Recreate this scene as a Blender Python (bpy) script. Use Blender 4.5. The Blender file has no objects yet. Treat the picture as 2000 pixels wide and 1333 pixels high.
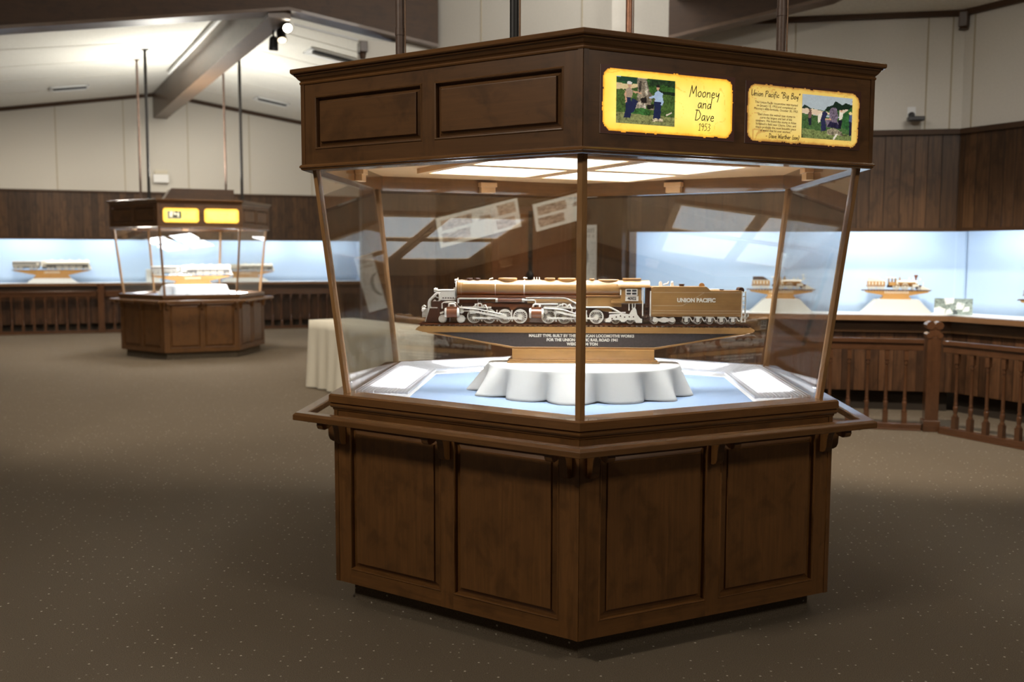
import bpy, math, random
from mathutils import Vector, Matrix
R = math.radians
PI = math.pi
sin, cos = math.sin, math.cos
random.seed(7)
SC = bpy.context.scene
COL = SC.collection

# ------------------------------------------------------------------ objects
def link(o, parent=None):
    COL.objects.link(o)
    if parent is not None:
        o.parent = parent
    return o

def tag(o, label=None, cat=None, group=None, kind=None):
    if label: o['label'] = label
    if cat: o['category'] = cat
    if group: o['group'] = group
    if kind: o['kind'] = kind
    return o

def empty(name, loc=(0, 0, 0), rz=0.0):
    o = bpy.data.objects.new(name, None)
    o.empty_display_size = 0.1
    o.location = loc
    o.rotation_euler = (0, 0, rz)
    return link(o)

def children(o):
    return [c for c in bpy.data.objects if c.parent is o]

def copy_tree(o, parent=None, kids=None):
    c = o.copy()
    COL.objects.link(c)
    if parent is not None:
        c.parent = parent
    for ch in children(o):
        copy_tree(ch, c)
    return c

# ------------------------------------------------------------------ mesh builder
class MB:
    def __init__(s):
        s.v = []; s.f = []; s.uv = []; s.m = []; s.sm = []
    def poly(s, pts, faces, grain=None, mat=0, smooth=False, off=None):
        b = len(s.v)
        P = [Vector(p) for p in pts]
        s.v += P
        if off is None:
            off = (random.random() * 7, random.random() * 7)
        for fc in faces:
            q = [P[i] for i in fc]
            n = Vector((0, 0, 0))
            for i in range(len(q)):
                a, c = q[i], q[(i + 1) % len(q)]
                n += Vector(((a.y - c.y) * (a.z + c.z), (a.z - c.z) * (a.x + c.x), (a.x - c.x) * (a.y + c.y)))
            if n.length < 1e-12:
                n = Vector((0, 0, 1))
            n.normalize()
            g = Vector(grain) if grain is not None else Vector((1, 0, 0))
            g = g.normalized()
            if abs(g.dot(n)) > 0.95:
                g = Vector((0, 0, 1)) if abs(n.z) < 0.9 else Vector((1, 0, 0))
            t = n.cross(g).normalized()
            s.f.append([b + i for i in fc])
            s.uv.append([(p.dot(g) + off[0], p.dot(t) + off[1]) for p in q])
            s.m.append(mat); s.sm.append(smooth)
        return s
    def box(s, x0, x1, y0, y1, z0, z1, grain=None, mat=0, M=None):
        p = [Vector((x, y, z)) for z in (z0, z1) for y in (y0, y1) for x in (x0, x1)]
        if grain is None:
            d = (abs(x1 - x0), abs(y1 - y0), abs(z1 - z0)); k = d.index(max(d))
            grain = [(1, 0, 0), (0, 1, 0), (0, 0, 1)][k]
        if M is not None:
            p = [M @ q for q in p]
            grain = M.to_3x3() @ Vector(grain)
        return s.poly(p, [(0, 2, 3, 1), (4, 5, 7, 6), (0, 1, 5, 4), (2, 6, 7, 3), (0, 4, 6, 2), (1, 3, 7, 5)], grain, mat)
    def cyl(s, p0, p1, r0, r1=None, n=16, caps=True, mat=0, smooth=True):
        r1 = r0 if r1 is None else r1
        p0, p1 = Vector(p0), Vector(p1)
        ax = (p1 - p0).normalized()
        a = ax.orthogonal().normalized(); b = ax.cross(a)
        P = []
        for (c, r) in ((p0, r0), (p1, r1)):
            for i in range(n):
                t = 2 * PI * i / n
                P.append(c + a * (r * cos(t)) + b * (r * sin(t)))
        off = (random.random() * 5, random.random() * 5)
        s.poly(P, [(i, (i + 1) % n, n + (i + 1) % n, n + i) for i in range(n)], ax, mat, smooth, off)
        if caps:
            s.poly(P, [tuple(range(n - 1, -1, -1)), tuple(range(n, 2 * n))], a, mat, False, off)
        return s
    def tube(s, pts, r, n=8, mat=0):
        pts = [Vector(p) for p in pts]
        P = []; N = len(pts)
        prev = None
        for i, p in enumerate(pts):
            d = (pts[min(i + 1, N - 1)] - pts[max(i - 1, 0)]).normalized()
            if prev is None:
                a = d.orthogonal().normalized()
            else:
                a = (prev - d * prev.dot(d))
                a = a.normalized() if a.length > 1e-6 else d.orthogonal().normalized()
            prev = a
            b = d.cross(a)
            for k in range(n):
                t = 2 * PI * k / n
                P.append(p + a * (r * cos(t)) + b * (r * sin(t)))
        F = []
        for i in range(N - 1):
            for k in range(n):
                F.append((i * n + k, i * n + (k + 1) % n, (i + 1) * n + (k + 1) % n, (i + 1) * n + k))
        s.poly(P, F, (1, 0, 0), mat, True)
        s.poly(P, [tuple(range(n - 1, -1, -1)), tuple(range((N - 1) * n, N * n))], (0, 1, 0), mat)
        return s
    def lathe(s, prof, n=16, M=None, mat=0, smooth=True):
        P = []
        for (r, z) in prof:
            for k in range(n):
                t = 2 * PI * k / n
                q = Vector((r * cos(t), r * sin(t), z))
                P.append(M @ q if M is not None else q)
        F = []
        for i in range(len(prof) - 1):
            for k in range(n):
                F.append((i * n + k, i * n + (k + 1) % n, (i + 1) * n + (k + 1) % n, (i + 1) * n + k))
        g = (0, 0, 1) if M is None else M.to_3x3() @ Vector((0, 0, 1))
        s.poly(P, F, g, mat, smooth)
        m = len(prof)
        s.poly(P, [tuple(range(n - 1, -1, -1)), tuple(range((m - 1) * n, m * n))], (1, 0, 0), mat)
        return s
    def prism(s, pts2, y0, y1, M=None, mat=0, grain=(1, 0, 0)):
        # polygon in local x-z, extruded along y
        n = len(pts2)
        P = [Vector((x, y, z)) for y in (y0, y1) for (x, z) in pts2]
        if M is not None:
            P = [M @ p for p in P]; grain = M.to_3x3() @ Vector(grain)
        F = [tuple(range(n)), tuple(range(2 * n - 1, n - 1, -1))]
        F += [(i, n + i, n + (i + 1) % n, (i + 1) % n) for i in range(n)]
        return s.poly(P, F, grain, mat)
    def ring(s, c, ax, r0, r1, w, n=24, mat=0):
        # flat ring (washer) of thickness w along ax
        c = Vector(c); ax = Vector(ax).normalized()
        a = ax.orthogonal().normalized(); b = ax.cross(a)
        P = []
        for (r, h) in ((r0, -w / 2), (r1, -w / 2), (r1, w / 2), (r0, w / 2)):
            for i in range(n):
                t = 2 * PI * i / n
                P.append(c + ax * h + a * (r * cos(t)) + b * (r * sin(t)))
        F = []
        for k in range(4):
            for i in range(n):
                j = (i + 1) % n; k2 = (k + 1) % 4
                F.append((k * n + i, k * n + j, k2 * n + j, k2 * n + i))
        return s.poly(P, F, ax, mat, False)
    def sphere(s, c, rx, ry, rz, nu=14, nv=8, mat=0):
        c = Vector(c); P = []
        for j in range(nv + 1):
            ph = -PI / 2 + PI * j / nv
            for i in range(nu):
                t = 2 * PI * i / nu
                P.append(c + Vector((rx * cos(ph) * cos(t), ry * cos(ph) * sin(t), rz * sin(ph))))
        F = [(j * nu + i, j * nu + (i + 1) % nu, (j + 1) * nu + (i + 1) % nu, (j + 1) * nu + i) for j in range(nv) for i in range(nu)]
        return s.poly(P, F, (1, 0, 0), mat, True)
    def sweep_hex(s, prof, closed=True, mat=0, n=6, edges=None, rs=1.0, a0=-90):
        # profile of (circumradius, z) carried round a regular polygon, mitred at the corners
        for k in (range(n) if edges is None else edges):
            a = R(a0 + 360.0 / n * k); b = R(a0 + 360.0 / n * (k + 1))
            P = []
            for (r, z) in prof:
                P.append(Vector((rs * r * cos(a), rs * r * sin(a), z)))
                P.append(Vector((rs * r * cos(b), rs * r * sin(b), z)))
            m = len(prof); F = []
            for i in range(m if closed else m - 1):
                j = (i + 1) % m
                F.append((2 * i, 2 * i + 1, 2 * j + 1, 2 * j))
            g = Vector((cos(b) - cos(a), sin(b) - sin(a), 0))
            s.poly(P, F, g, mat)
        return s
    def build(s, name, mats, parent=None, loc=(0, 0, 0), rot=(0, 0, 0), fix=True, bevel=0.0):
        me = bpy.data.meshes.new(name)
        me.from_pydata([tuple(v) for v in s.v], [], s.f)
        uvl = me.uv_layers.new(name='UVMap')
        k = 0
        for i, p in enumerate(me.polygons):
            p.material_index = s.m[i]; p.use_smooth = s.sm[i]
            for c in s.uv[i]:
                uvl.data[k].uv = c; k += 1
        if not isinstance(mats, (list, tuple)):
            mats = [mats]
        for m in mats:
            me.materials.append(m)
        me.validate()
        if fix:
            import bmesh
            bm = bmesh.new(); bm.from_mesh(me)
            bmesh.ops.recalc_face_normals(bm, faces=bm.faces)
            bm.to_mesh(me); bm.free()
        o = bpy.data.objects.new(name, me)
        o.location = loc; o.rotation_euler = rot
        link(o, parent)
        if bevel > 0:
            b = o.modifiers.new('bevel', 'BEVEL'); b.width = bevel; b.segments = 2; b.limit_method = 'ANGLE'; b.angle_limit = R(40)
        return o

def text(body, size, name, mat, parent, M, extrude=0.0004, align='CENTER', offset=0.0, shear=0.0, sx=1.0, spacing=1.0, fit=None):
    cu = bpy.data.curves.new(name, 'FONT')
    cu.body = body; cu.size = size; cu.extrude = extrude; cu.align_x = align; cu.align_y = 'CENTER'
    cu.offset = offset; cu.shear = shear; cu.space_character = spacing; cu.resolution_u = 3
    t_ = bpy.data.objects.new(name, cu); COL.objects.link(t_)
    bpy.context.view_layer.update()
    me = bpy.data.meshes.new_from_object(t_.evaluated_get(bpy.context.evaluated_depsgraph_get()))
    bpy.data.objects.remove(t_); bpy.data.curves.remove(cu)
    me.name = name; me.materials.clear(); me.materials.append(mat)
    if fit:
        xs = [v.co.x for v in me.vertices]; w = max(xs) - min(xs); sx = fit / w
    o = bpy.data.objects.new(name, me)
    o.matrix_local = M @ Matrix.Diagonal((sx, 1, 1, 1))
    link(o, parent)
    return o

# ------------------------------------------------------------------ materials
def srgb(r, g, b):
    f = lambda c: (c / 255.0) / 12.92 if c / 255.0 <= 0.04045 else ((c / 255.0 + 0.055) / 1.055) ** 2.4
    return (f(r), f(g), f(b), 1.0)

class NT:
    def __init__(s, name):
        s.mat = bpy.data.materials.new(name); s.mat.use_nodes = True
        s.t = s.mat.node_tree; s.t.nodes.clear()
        s.out = s.n('ShaderNodeOutputMaterial')
    def n(s, ty, **kw):
        nd = s.t.nodes.new(ty)
        for k, v in kw.items():
            setattr(nd, k, v)
        return nd
    def l(s, a, b):
        s.t.links.new(a, b)
    def math(s, op, a, b=None):
        nd = s.n('ShaderNodeMath', operation=op)
        for i, x in enumerate((a, b)):
            if x is None: continue
            if isinstance(x, (int, float)): nd.inputs[i].default_value = x
            else: s.l(x, nd.inputs[i])
        return nd.outputs[0]
    def mixc(s, f, a, b, blend='MIX'):
        nd = s.n('ShaderNodeMix', data_type='RGBA', blend_type=blend)
        for i, x in ((0, f), (6, a), (7, b)):
            if isinstance(x, (int, float, tuple)): nd.inputs[i].default_value = x
            else: s.l(x, nd.inputs[i])
        return nd.outputs[2]
    def noise(s, vec, scale, detail=3.0, rough=0.55, dist=0.0):
        nd = s.n('ShaderNodeTexNoise'); nd.inputs['Scale'].default_value = scale
        nd.inputs['Detail'].default_value = detail; nd.inputs['Roughness'].default_value = rough
        nd.inputs['Distortion'].default_value = dist
        if vec is not None: s.l(vec, nd.inputs['Vector'])
        return nd.outputs[0]
    def mapping(s, vec, scale=(1, 1, 1), loc=(0, 0, 0)):
        nd = s.n('ShaderNodeMapping'); nd.inputs['Scale'].default_value = scale; nd.inputs['Location'].default_value = loc
        s.l(vec, nd.inputs['Vector']); return nd.outputs[0]
    def ramp(s, fac, stops):
        nd = s.n('ShaderNodeValToRGB'); cr = nd.color_ramp
        while len(cr.elements) < len(stops): cr.elements.new(0.5)
        for e, (p, c) in zip(cr.elements, stops):
            e.position = p; e.color = c
        s.l(fac, nd.inputs[0]); return nd.outputs[0]
    def bsdf(s, color, rough=0.5, metal=0.0, spec=0.5, bump=None, bstr=0.2, bdist=0.01, coat=0.0, emit=None, estr=0.0):
        b = s.n('ShaderNodeBsdfPrincipled')
        for k, v in (('Base Color', color), ('Roughness', rough), ('Metallic', metal), ('Specular IOR Level', spec), ('Coat Weight', coat)):
            if isinstance(v, (int, float, tuple)): b.inputs[k].default_value = v
            else: s.l(v, b.inputs[k])
        if bump is not None:
            bp = s.n('ShaderNodeBump'); bp.inputs['Strength'].default_value = bstr; bp.inputs['Distance'].default_value = bdist
            s.l(bump, bp.inputs['Height']); s.l(bp.outputs[0], b.inputs['Normal'])
        if emit is not None:
            if isinstance(emit, tuple): b.inputs['Emission Color'].default_value = emit
            else: s.l(emit, b.inputs['Emission Color'])
            b.inputs['Emission Strength'].default_value = estr
        s.l(b.outputs[0], s.out.inputs[0]); return s.mat

def scale_c(c, k):
    return (c[0] * k, c[1] * k, c[2] * k, 1.0)

def wood_mat(name, base, dark=0.45, light=1.45, rough=0.35, blotch=0.5, coat=0.15, grain=60.0, tint=0.18):
    t = NT(name)
    uv = t.n('ShaderNodeUVMap').outputs[0]
    oi = t.n('ShaderNodeObjectInfo')
    m1 = t.mapping(uv, (1.6, grain * 0.55, 1))
    m2 = t.mapping(uv, (3.0, 9.0, 1))
    g1 = t.noise(m1, 2.0, 4.0, 0.6, 0.6)
    g2 = t.noise(m2, 1.3, 3.0, 0.55, 1.2)
    g3 = t.noise(t.mapping(uv, (4.0, 5.0, 1)), 1.7, 4.0, 0.6, 0.4)
    c = t.ramp(g1, [(0.25, scale_c(base, 0.5 + dark * 0.5)), (0.52, base), (0.8, scale_c(base, 0.5 + light * 0.5))])
    c = t.mixc(t.math('MULTIPLY', g2, 0.75), c, scale_c(base, 0.62), 'MIX')
    bl = t.ramp(g3, [(0.36, (1, 1, 1, 1)), (0.5, (0, 0, 0, 1))])
    c = t.mixc(t.math('MULTIPLY', bl, blotch), c, scale_c(base, 0.28), 'MIX')
    rv = t.math('MULTIPLY_ADD', oi.outputs['Random'], tint)
    rv.node.inputs[2].default_value = 1.0 - tint / 2
    hs = t.n('ShaderNodeHueSaturation'); t.l(rv, hs.inputs['Value']); t.l(c, hs.inputs['Color'])
    return t.bsdf(hs.outputs[0], rough, 0.0, 0.45, g1, 0.06, 0.002, coat)

def plank_mat(name, base, width=0.11):
    t = NT(name)
    uv = t.n('ShaderNodeUVMap').outputs[0]
    sp = t.n('ShaderNodeSeparateXYZ'); t.l(uv, sp.inputs[0])
    wob = t.noise(t.mapping(uv, (0.0, 1.0, 1.0)), 2.2, 0.0)
    q = t.math('ADD', t.math('DIVIDE', sp.outputs[1], width), t.math('MULTIPLY', wob, 1.3))
    idx = t.math('FLOOR', q)
    fr = t.math('FRACT', q)
    wn = t.n('ShaderNodeTexWhiteNoise', noise_dimensions='1D'); t.l(idx, wn.inputs['W'])
    m1 = t.n('ShaderNodeCombineXYZ')
    t.l(t.math('MULTIPLY', sp.outputs[0], 1.4), m1.inputs[0]); t.l(t.math('MULTIPLY', sp.outputs[1], 30.0), m1.inputs[1]); t.l(t.math('MULTIPLY', idx, 3.7), m1.inputs[2])
    g = t.noise(m1.outputs[0], 1.6, 4.0, 0.6, 0.7)
    m2 = t.n('ShaderNodeCombineXYZ')
    t.l(t.math('MULTIPLY', sp.outputs[0], 3.0), m2.inputs[0]); t.l(t.math('MULTIPLY', sp.outputs[1], 6.0), m2.inputs[1]); t.l(t.math('MULTIPLY', idx, 1.9), m2.inputs[2])
    bl = t.noise(m2.outputs[0], 1.5, 3.0, 0.6, 0.5)
    c = t.ramp(g, [(0.3, scale_c(base, 0.55)), (0.55, base), (0.8, scale_c(base, 1.35))])
    c = t.mixc(t.math('MULTIPLY', t.ramp(bl, [(0.36, (1, 1, 1, 1)), (0.5, (0, 0, 0, 1))]), 0.6), c, scale_c(base, 0.35))
    pv = t.math('MULTIPLY_ADD', wn.outputs[0], 0.75); pv.node.inputs[2].default_value = 0.6
    hs = t.n('ShaderNodeHueSaturation'); t.l(pv, hs.inputs['Value']); t.l(c, hs.inputs['Color'])
    edge = t.math('MINIMUM', fr, t.math('SUBTRACT', 1.0, fr))
    gr = t.ramp(edge, [(0.0, (0.15, 0.15, 0.15, 1)), (0.05, (1, 1, 1, 1))])
    c = t.mixc(1.0, hs.outputs[0], gr, 'MULTIPLY')
    return t.bsdf(c, 0.42, 0.0, 0.4, gr, 0.4, 0.004)

def plain(name, col, rough=0.5, metal=0.0, spec=0.5, nscale=0.0, namt=0.0, bstr=0.0, emit=None, estr=0.0, coat=0.0):
    t = NT(name)
    if nscale > 0:
        tc = t.n('ShaderNodeTexCoord').outputs['Object']
        n = t.noise(tc, nscale, 4.0, 0.6)
        c = t.ramp(n, [(0.3, scale_c(col, 1 - namt)), (0.7, scale_c(col, 1 + namt))])
        return t.bsdf(c, rough, metal, spec, n if bstr > 0 else None, bstr, 0.004, coat, emit, estr)
    return t.bsdf(col, rough, metal, spec, None, 0, 0, coat, emit, estr)

def emis(name, col, strength):
    t = NT(name)
    e = t.n('ShaderNodeEmission'); e.inputs[0].default_value = col; e.inputs[1].default_value = strength
    t.l(e.outputs[0], t.out.inputs[0]); return t.mat

def glass_mat(name, f0=0.045, dust=0.0):
    t = NT(name)
    lw = t.n('ShaderNodeLayerWeight'); lw.inputs[0].default_value = 0.5
    p = t.math('POWER', lw.outputs['Facing'], 5.0)
    f = t.math('MULTIPLY_ADD', p, 0.9); f.node.inputs[2].default_value = f0
    tr = t.n('ShaderNodeBsdfTransparent'); tr.inputs[0].default_value = (0.985, 0.992, 0.988, 1)
    gl = t.n('ShaderNodeBsdfGlossy'); gl.inputs['Roughness'].default_value = 0.0; gl.inputs[0].default_value = (1, 1, 1, 1)
    mx = t.n('ShaderNodeMixShader'); t.l(f, mx.inputs[0]); t.l(tr.outputs[0], mx.inputs[1]); t.l(gl.outputs[0], mx.inputs[2])
    t.l(mx.outputs[0], t.out.inputs[0]); return t.mat

def attr_mat(name, rough=0.4, estr=0.0, coat=0.0):
    t = NT(name)
    a = t.n('ShaderNodeVertexColor'); a.layer_name = 'Col'
    return t.bsdf(a.outputs[0], rough, 0, 0.4, None, 0, 0, coat, a.outputs[0] if estr > 0 else None, estr)

M = {}
WB = (0.122, 0.054, 0.0170, 1)
M['wood'] = wood_mat('stained_cherry_wood', WB, rough=0.36, blotch=0.5)
M['wood_trim'] = wood_mat('stained_cherry_trim', scale_c(WB, 1.25), rough=0.24, blotch=0.2, coat=0.6)
M['wood_dark'] = wood_mat('dark_stained_wood', scale_c(WB, 0.5), rough=0.38, blotch=0.3)
M['wood_inner'] = wood_mat('lit_look_wood', (0.74, 0.46, 0.22, 1), rough=0.35, blotch=0.1, light=1.2, dark=0.75)  # colour raised to stand in for the strong light inside the case
M['plank'] = plank_mat('plank_wall_wood', (0.078, 0.038, 0.016, 1), 0.13)
M['plank_low'] = plank_mat('plank_wainscot_wood', (0.080, 0.035, 0.0145, 1), 0.12)
M['beam'] = wood_mat('beam_wood', (0.060, 0.026, 0.008, 1), rough=0.6, blotch=0.35, grain=40, coat=0.0)
M['fence'] = wood_mat('railing_wood', (0.105, 0.044, 0.019, 1), rough=0.22, blotch=0.25, coat=0.6)
M['sill'] = wood_mat('sill_wood', (0.24, 0.125, 0.06, 1), rough=0.3, blotch=0.1)
M['door'] = wood_mat('door_wood', (0.2, 0.075, 0.027, 1), rough=0.4, blotch=0.2)
M['wall'] = plain('painted_wallboard', (0.62, 0.59, 0.53, 1), 0.8, 0, 0.3, 60, 0.04, 0.15)
M['ceiling'] = plain('textured_ceiling', (0.72, 0.71, 0.66, 1), 0.9, 0, 0.2, 35, 0.07, 0.3)
M['seam'] = plain('seam_batten', (0.42, 0.36, 0.25, 1), 0.7)
M['ivory'] = plain('carved_ivory', (0.8, 0.74, 0.63, 1), 0.35, 0, 0.5, 220, 0.10, 0.1)
M['walnut'] = wood_mat('polished_walnut', (0.40, 0.205, 0.066, 1), rough=0.3, blotch=0.2, grain=150, light=1.3, dark=0.6, coat=0.3)
M['walnut_red'] = wood_mat('reddish_walnut', (0.22, 0.075, 0.03, 1), rough=0.3, blotch=0.2, grain=150, coat=0.3)
M['walnut_dark'] = wood_mat('dark_walnut', (0.07, 0.026, 0.013, 1), rough=0.35, blotch=0.2, grain=150)
M['ebony'] = plain('ebony_board', (0.055, 0.044, 0.042, 1), 0.3, 0, 0.5, 90, 0.25)
M['cloth'] = plain('white_tablecloth', (0.66, 0.65, 0.62, 1), 0.85, 0, 0.2, 300, 0.03, 0.12)
M['cloth_cream'] = plain('cream_tablecloth', (0.64, 0.59, 0.48, 1), 0.9, 0, 0.2, 200, 0.04, 0.12)
M['blue_deck'] = plain('pale_blue_cloth', (0.25, 0.335, 0.47, 1), 0.9, 0, 0.15, 250, 0.05, 0.1)
M['blue_curtain'] = plain('blue_backdrop_cloth', (0.47, 0.60, 0.78, 1), 0.9, 0, 0.15, 120, 0.04, 0.1)
M['white'] = plain('white_paint', (0.85, 0.85, 0.84, 1), 0.6)
M['silver'] = plain('silvered_louver', (0.86, 0.86, 0.88, 1), 0.35, 0.35, 0.6)
M['pipe'] = plain('brown_painted_pipe', (0.10, 0.062, 0.045, 1), 0.5, 0.1, 0.5, 30, 0.25)
M['pipe_copper'] = plain('copper_pipe', (0.42, 0.20, 0.12, 1), 0.45, 0.6, 0.5, 30, 0.2)
M['black'] = plain('black_plastic', (0.02, 0.02, 0.022, 1), 0.4)
M['iron'] = plain('black_iron', (0.03, 0.028, 0.027, 1), 0.5, 0.6)
M['vent'] = plain('white_vent_metal', (0.75, 0.76, 0.76, 1), 0.45)
M['kick'] = plain('recess_shade_dark', (0.035, 0.027, 0.02, 1), 0.95, 0, 0.1)  # dark tone painting the shade of the gap at the wall foot
M['glass'] = glass_mat('case_glass', 0.09)
M['glass_dim'] = glass_mat('showcase_glass', 0.02)
M['panel_light'] = emis('case_light_panel', (0.92, 0.96, 1.0, 1), 42.0)
M['deck_light'] = emis('deck_light_tube', (0.97, 0.97, 1.0, 1), 40.0)
M['strip_light'] = emis('showcase_light_strip', (0.93, 0.97, 1.0, 1), 47.0)
M['lamp_lens'] = emis('spot_lens', (1.0, 0.9, 0.72, 1), 22.0)
M['lamp_lens_dim'] = emis('spot_lens_dim', (1.0, 0.8, 0.55, 1), 3.0)
M['ink'] = plain('dark_ink', (0.03, 0.018, 0.012, 1), 0.7)
M['photo'] = attr_mat('printed_photo', 0.35, 0.55)
M['sign_bright'] = attr_mat('backlit_parchment', 0.4, 0.95)
M['sign_dim'] = attr_mat('dim_backlit_parchment', 0.4, 0.62)
M['paper'] = attr_mat('printed_paper', 0.6, 0.0)
M['label_white'] = plain('white_lettering', (0.86, 0.82, 0.72, 1), 0.4)

def carpet():
    t = NT('speckled_carpet')
    tc = t.n('ShaderNodeTexCoord').outputs['Object']
    n1 = t.noise(tc, 1.3, 3.0); n2 = t.noise(tc, 260.0, 3.0, 0.7)
    c = t.ramp(n2, [(0.3, (0.080, 0.061, 0.041, 1)), (0.7, (0.215, 0.168, 0.118, 1))])
    c = t.mixc(t.math('MULTIPLY', n1, 0.35), c, (0.11, 0.085, 0.059, 1))
    v = t.n('ShaderNodeTexVoronoi'); v.inputs['Scale'].default_value = 24.0; v.inputs['Randomness'].default_value = 0.35
    t.l(tc, v.inputs['Vector'])
    d = t.ramp(v.outputs['Distance'], [(0.075, (1, 1, 1, 1)), (0.125, (0, 0, 0, 1))])
    br = t.n('ShaderNodeTexWhiteNoise', noise_dimensions='3D'); t.l(v.outputs['Position'], br.inputs['Vector'])
    dm = t.math('MULTIPLY', d, t.math('MULTIPLY', br.outputs[0], 0.95))
    c = t.mixc(dm, c, (0.72, 0.64, 0.52, 1))
    return t.bsdf(c, 0.97, 0, 0.12, n2, 0.6, 0.01)
M['carpet'] = carpet()

# ------------------------------------------------------------------ printed pictures: a flat sheet with one colour per cell
def inside(poly, x, y):
    c = False; n = len(poly); j = n - 1
    for i in range(n):
        xi, yi = poly[i]; xj, yj = poly[j]
        if (yi > y) != (yj > y) and x < (xj - xi) * (y - yi) / (yj - yi) + xi:
            c = not c
        j = i
    return c
def hsh(i, j, k=0):
    h = math.sin(i * 127.1 + j * 311.7 + k * 74.7) * 43758.5453
    return h - math.floor(h)
def vnoise(x, y, k=0):
    i, j = math.floor(x), math.floor(y); fx, fy = x - i, y - j
    fx = fx * fx * (3 - 2 * fx); fy = fy * fy * (3 - 2 * fy)
    a = hsh(i, j, k) * (1 - fx) + hsh(i + 1, j, k) * fx
    b = hsh(i, j + 1, k) * (1 - fx) + hsh(i + 1, j + 1, k) * fx
    return a * (1 - fy) + b * fy
def sheet(name, w, h, nx, ny, fn, mat, parent, Mx, thick=0.0008):
    # sheet in local x-z, facing -y; fn(u, v) -> linear rgb, u right, v up
    V = []; F = []; C = []
    for j in range(ny + 1):
        for i in range(nx + 1):
            V.append((w * (i / nx - 0.5), -thick, h * (j / ny - 0.5)))
    for j in range(ny):
        for i in range(nx):
            a = j * (nx + 1) + i
            F.append((a, a + 1, a + nx + 2, a + nx + 1))
            C.append(fn((i + 0.5) / nx, (j + 0.5) / ny))
    b = len(V)
    V += [(-w / 2, 0, -h / 2), (w / 2, 0, -h / 2), (w / 2, 0, h / 2), (-w / 2, 0, h / 2)]
    F.append((b + 3, b + 2, b + 1, b)); C.append((0.1, 0.07, 0.05))
    c = [0, nx, (nx + 1) * (ny + 1) - 1, (nx + 1) * ny]
    for i in range(4):
        j = (i + 1) % 4
        F.append((c[j], c[i], b + i, b + j)); C.append((0.1, 0.07, 0.05))
    me = bpy.data.meshes.new(name); me.from_pydata(V, [], F)
    ca = me.color_attributes.new('Col', 'FLOAT_COLOR', 'CORNER')
    k = 0
    buf = []
    for f, cc in zip(F, C):
        for _ in f:
            buf += [cc[0], cc[1], cc[2], 1.0]
    ca.data.foreach_set('color', buf)
    me.materials.append(mat)
    o = bpy.data.objects.new(name, me); o.matrix_local = Mx
    return link(o, parent)

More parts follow.
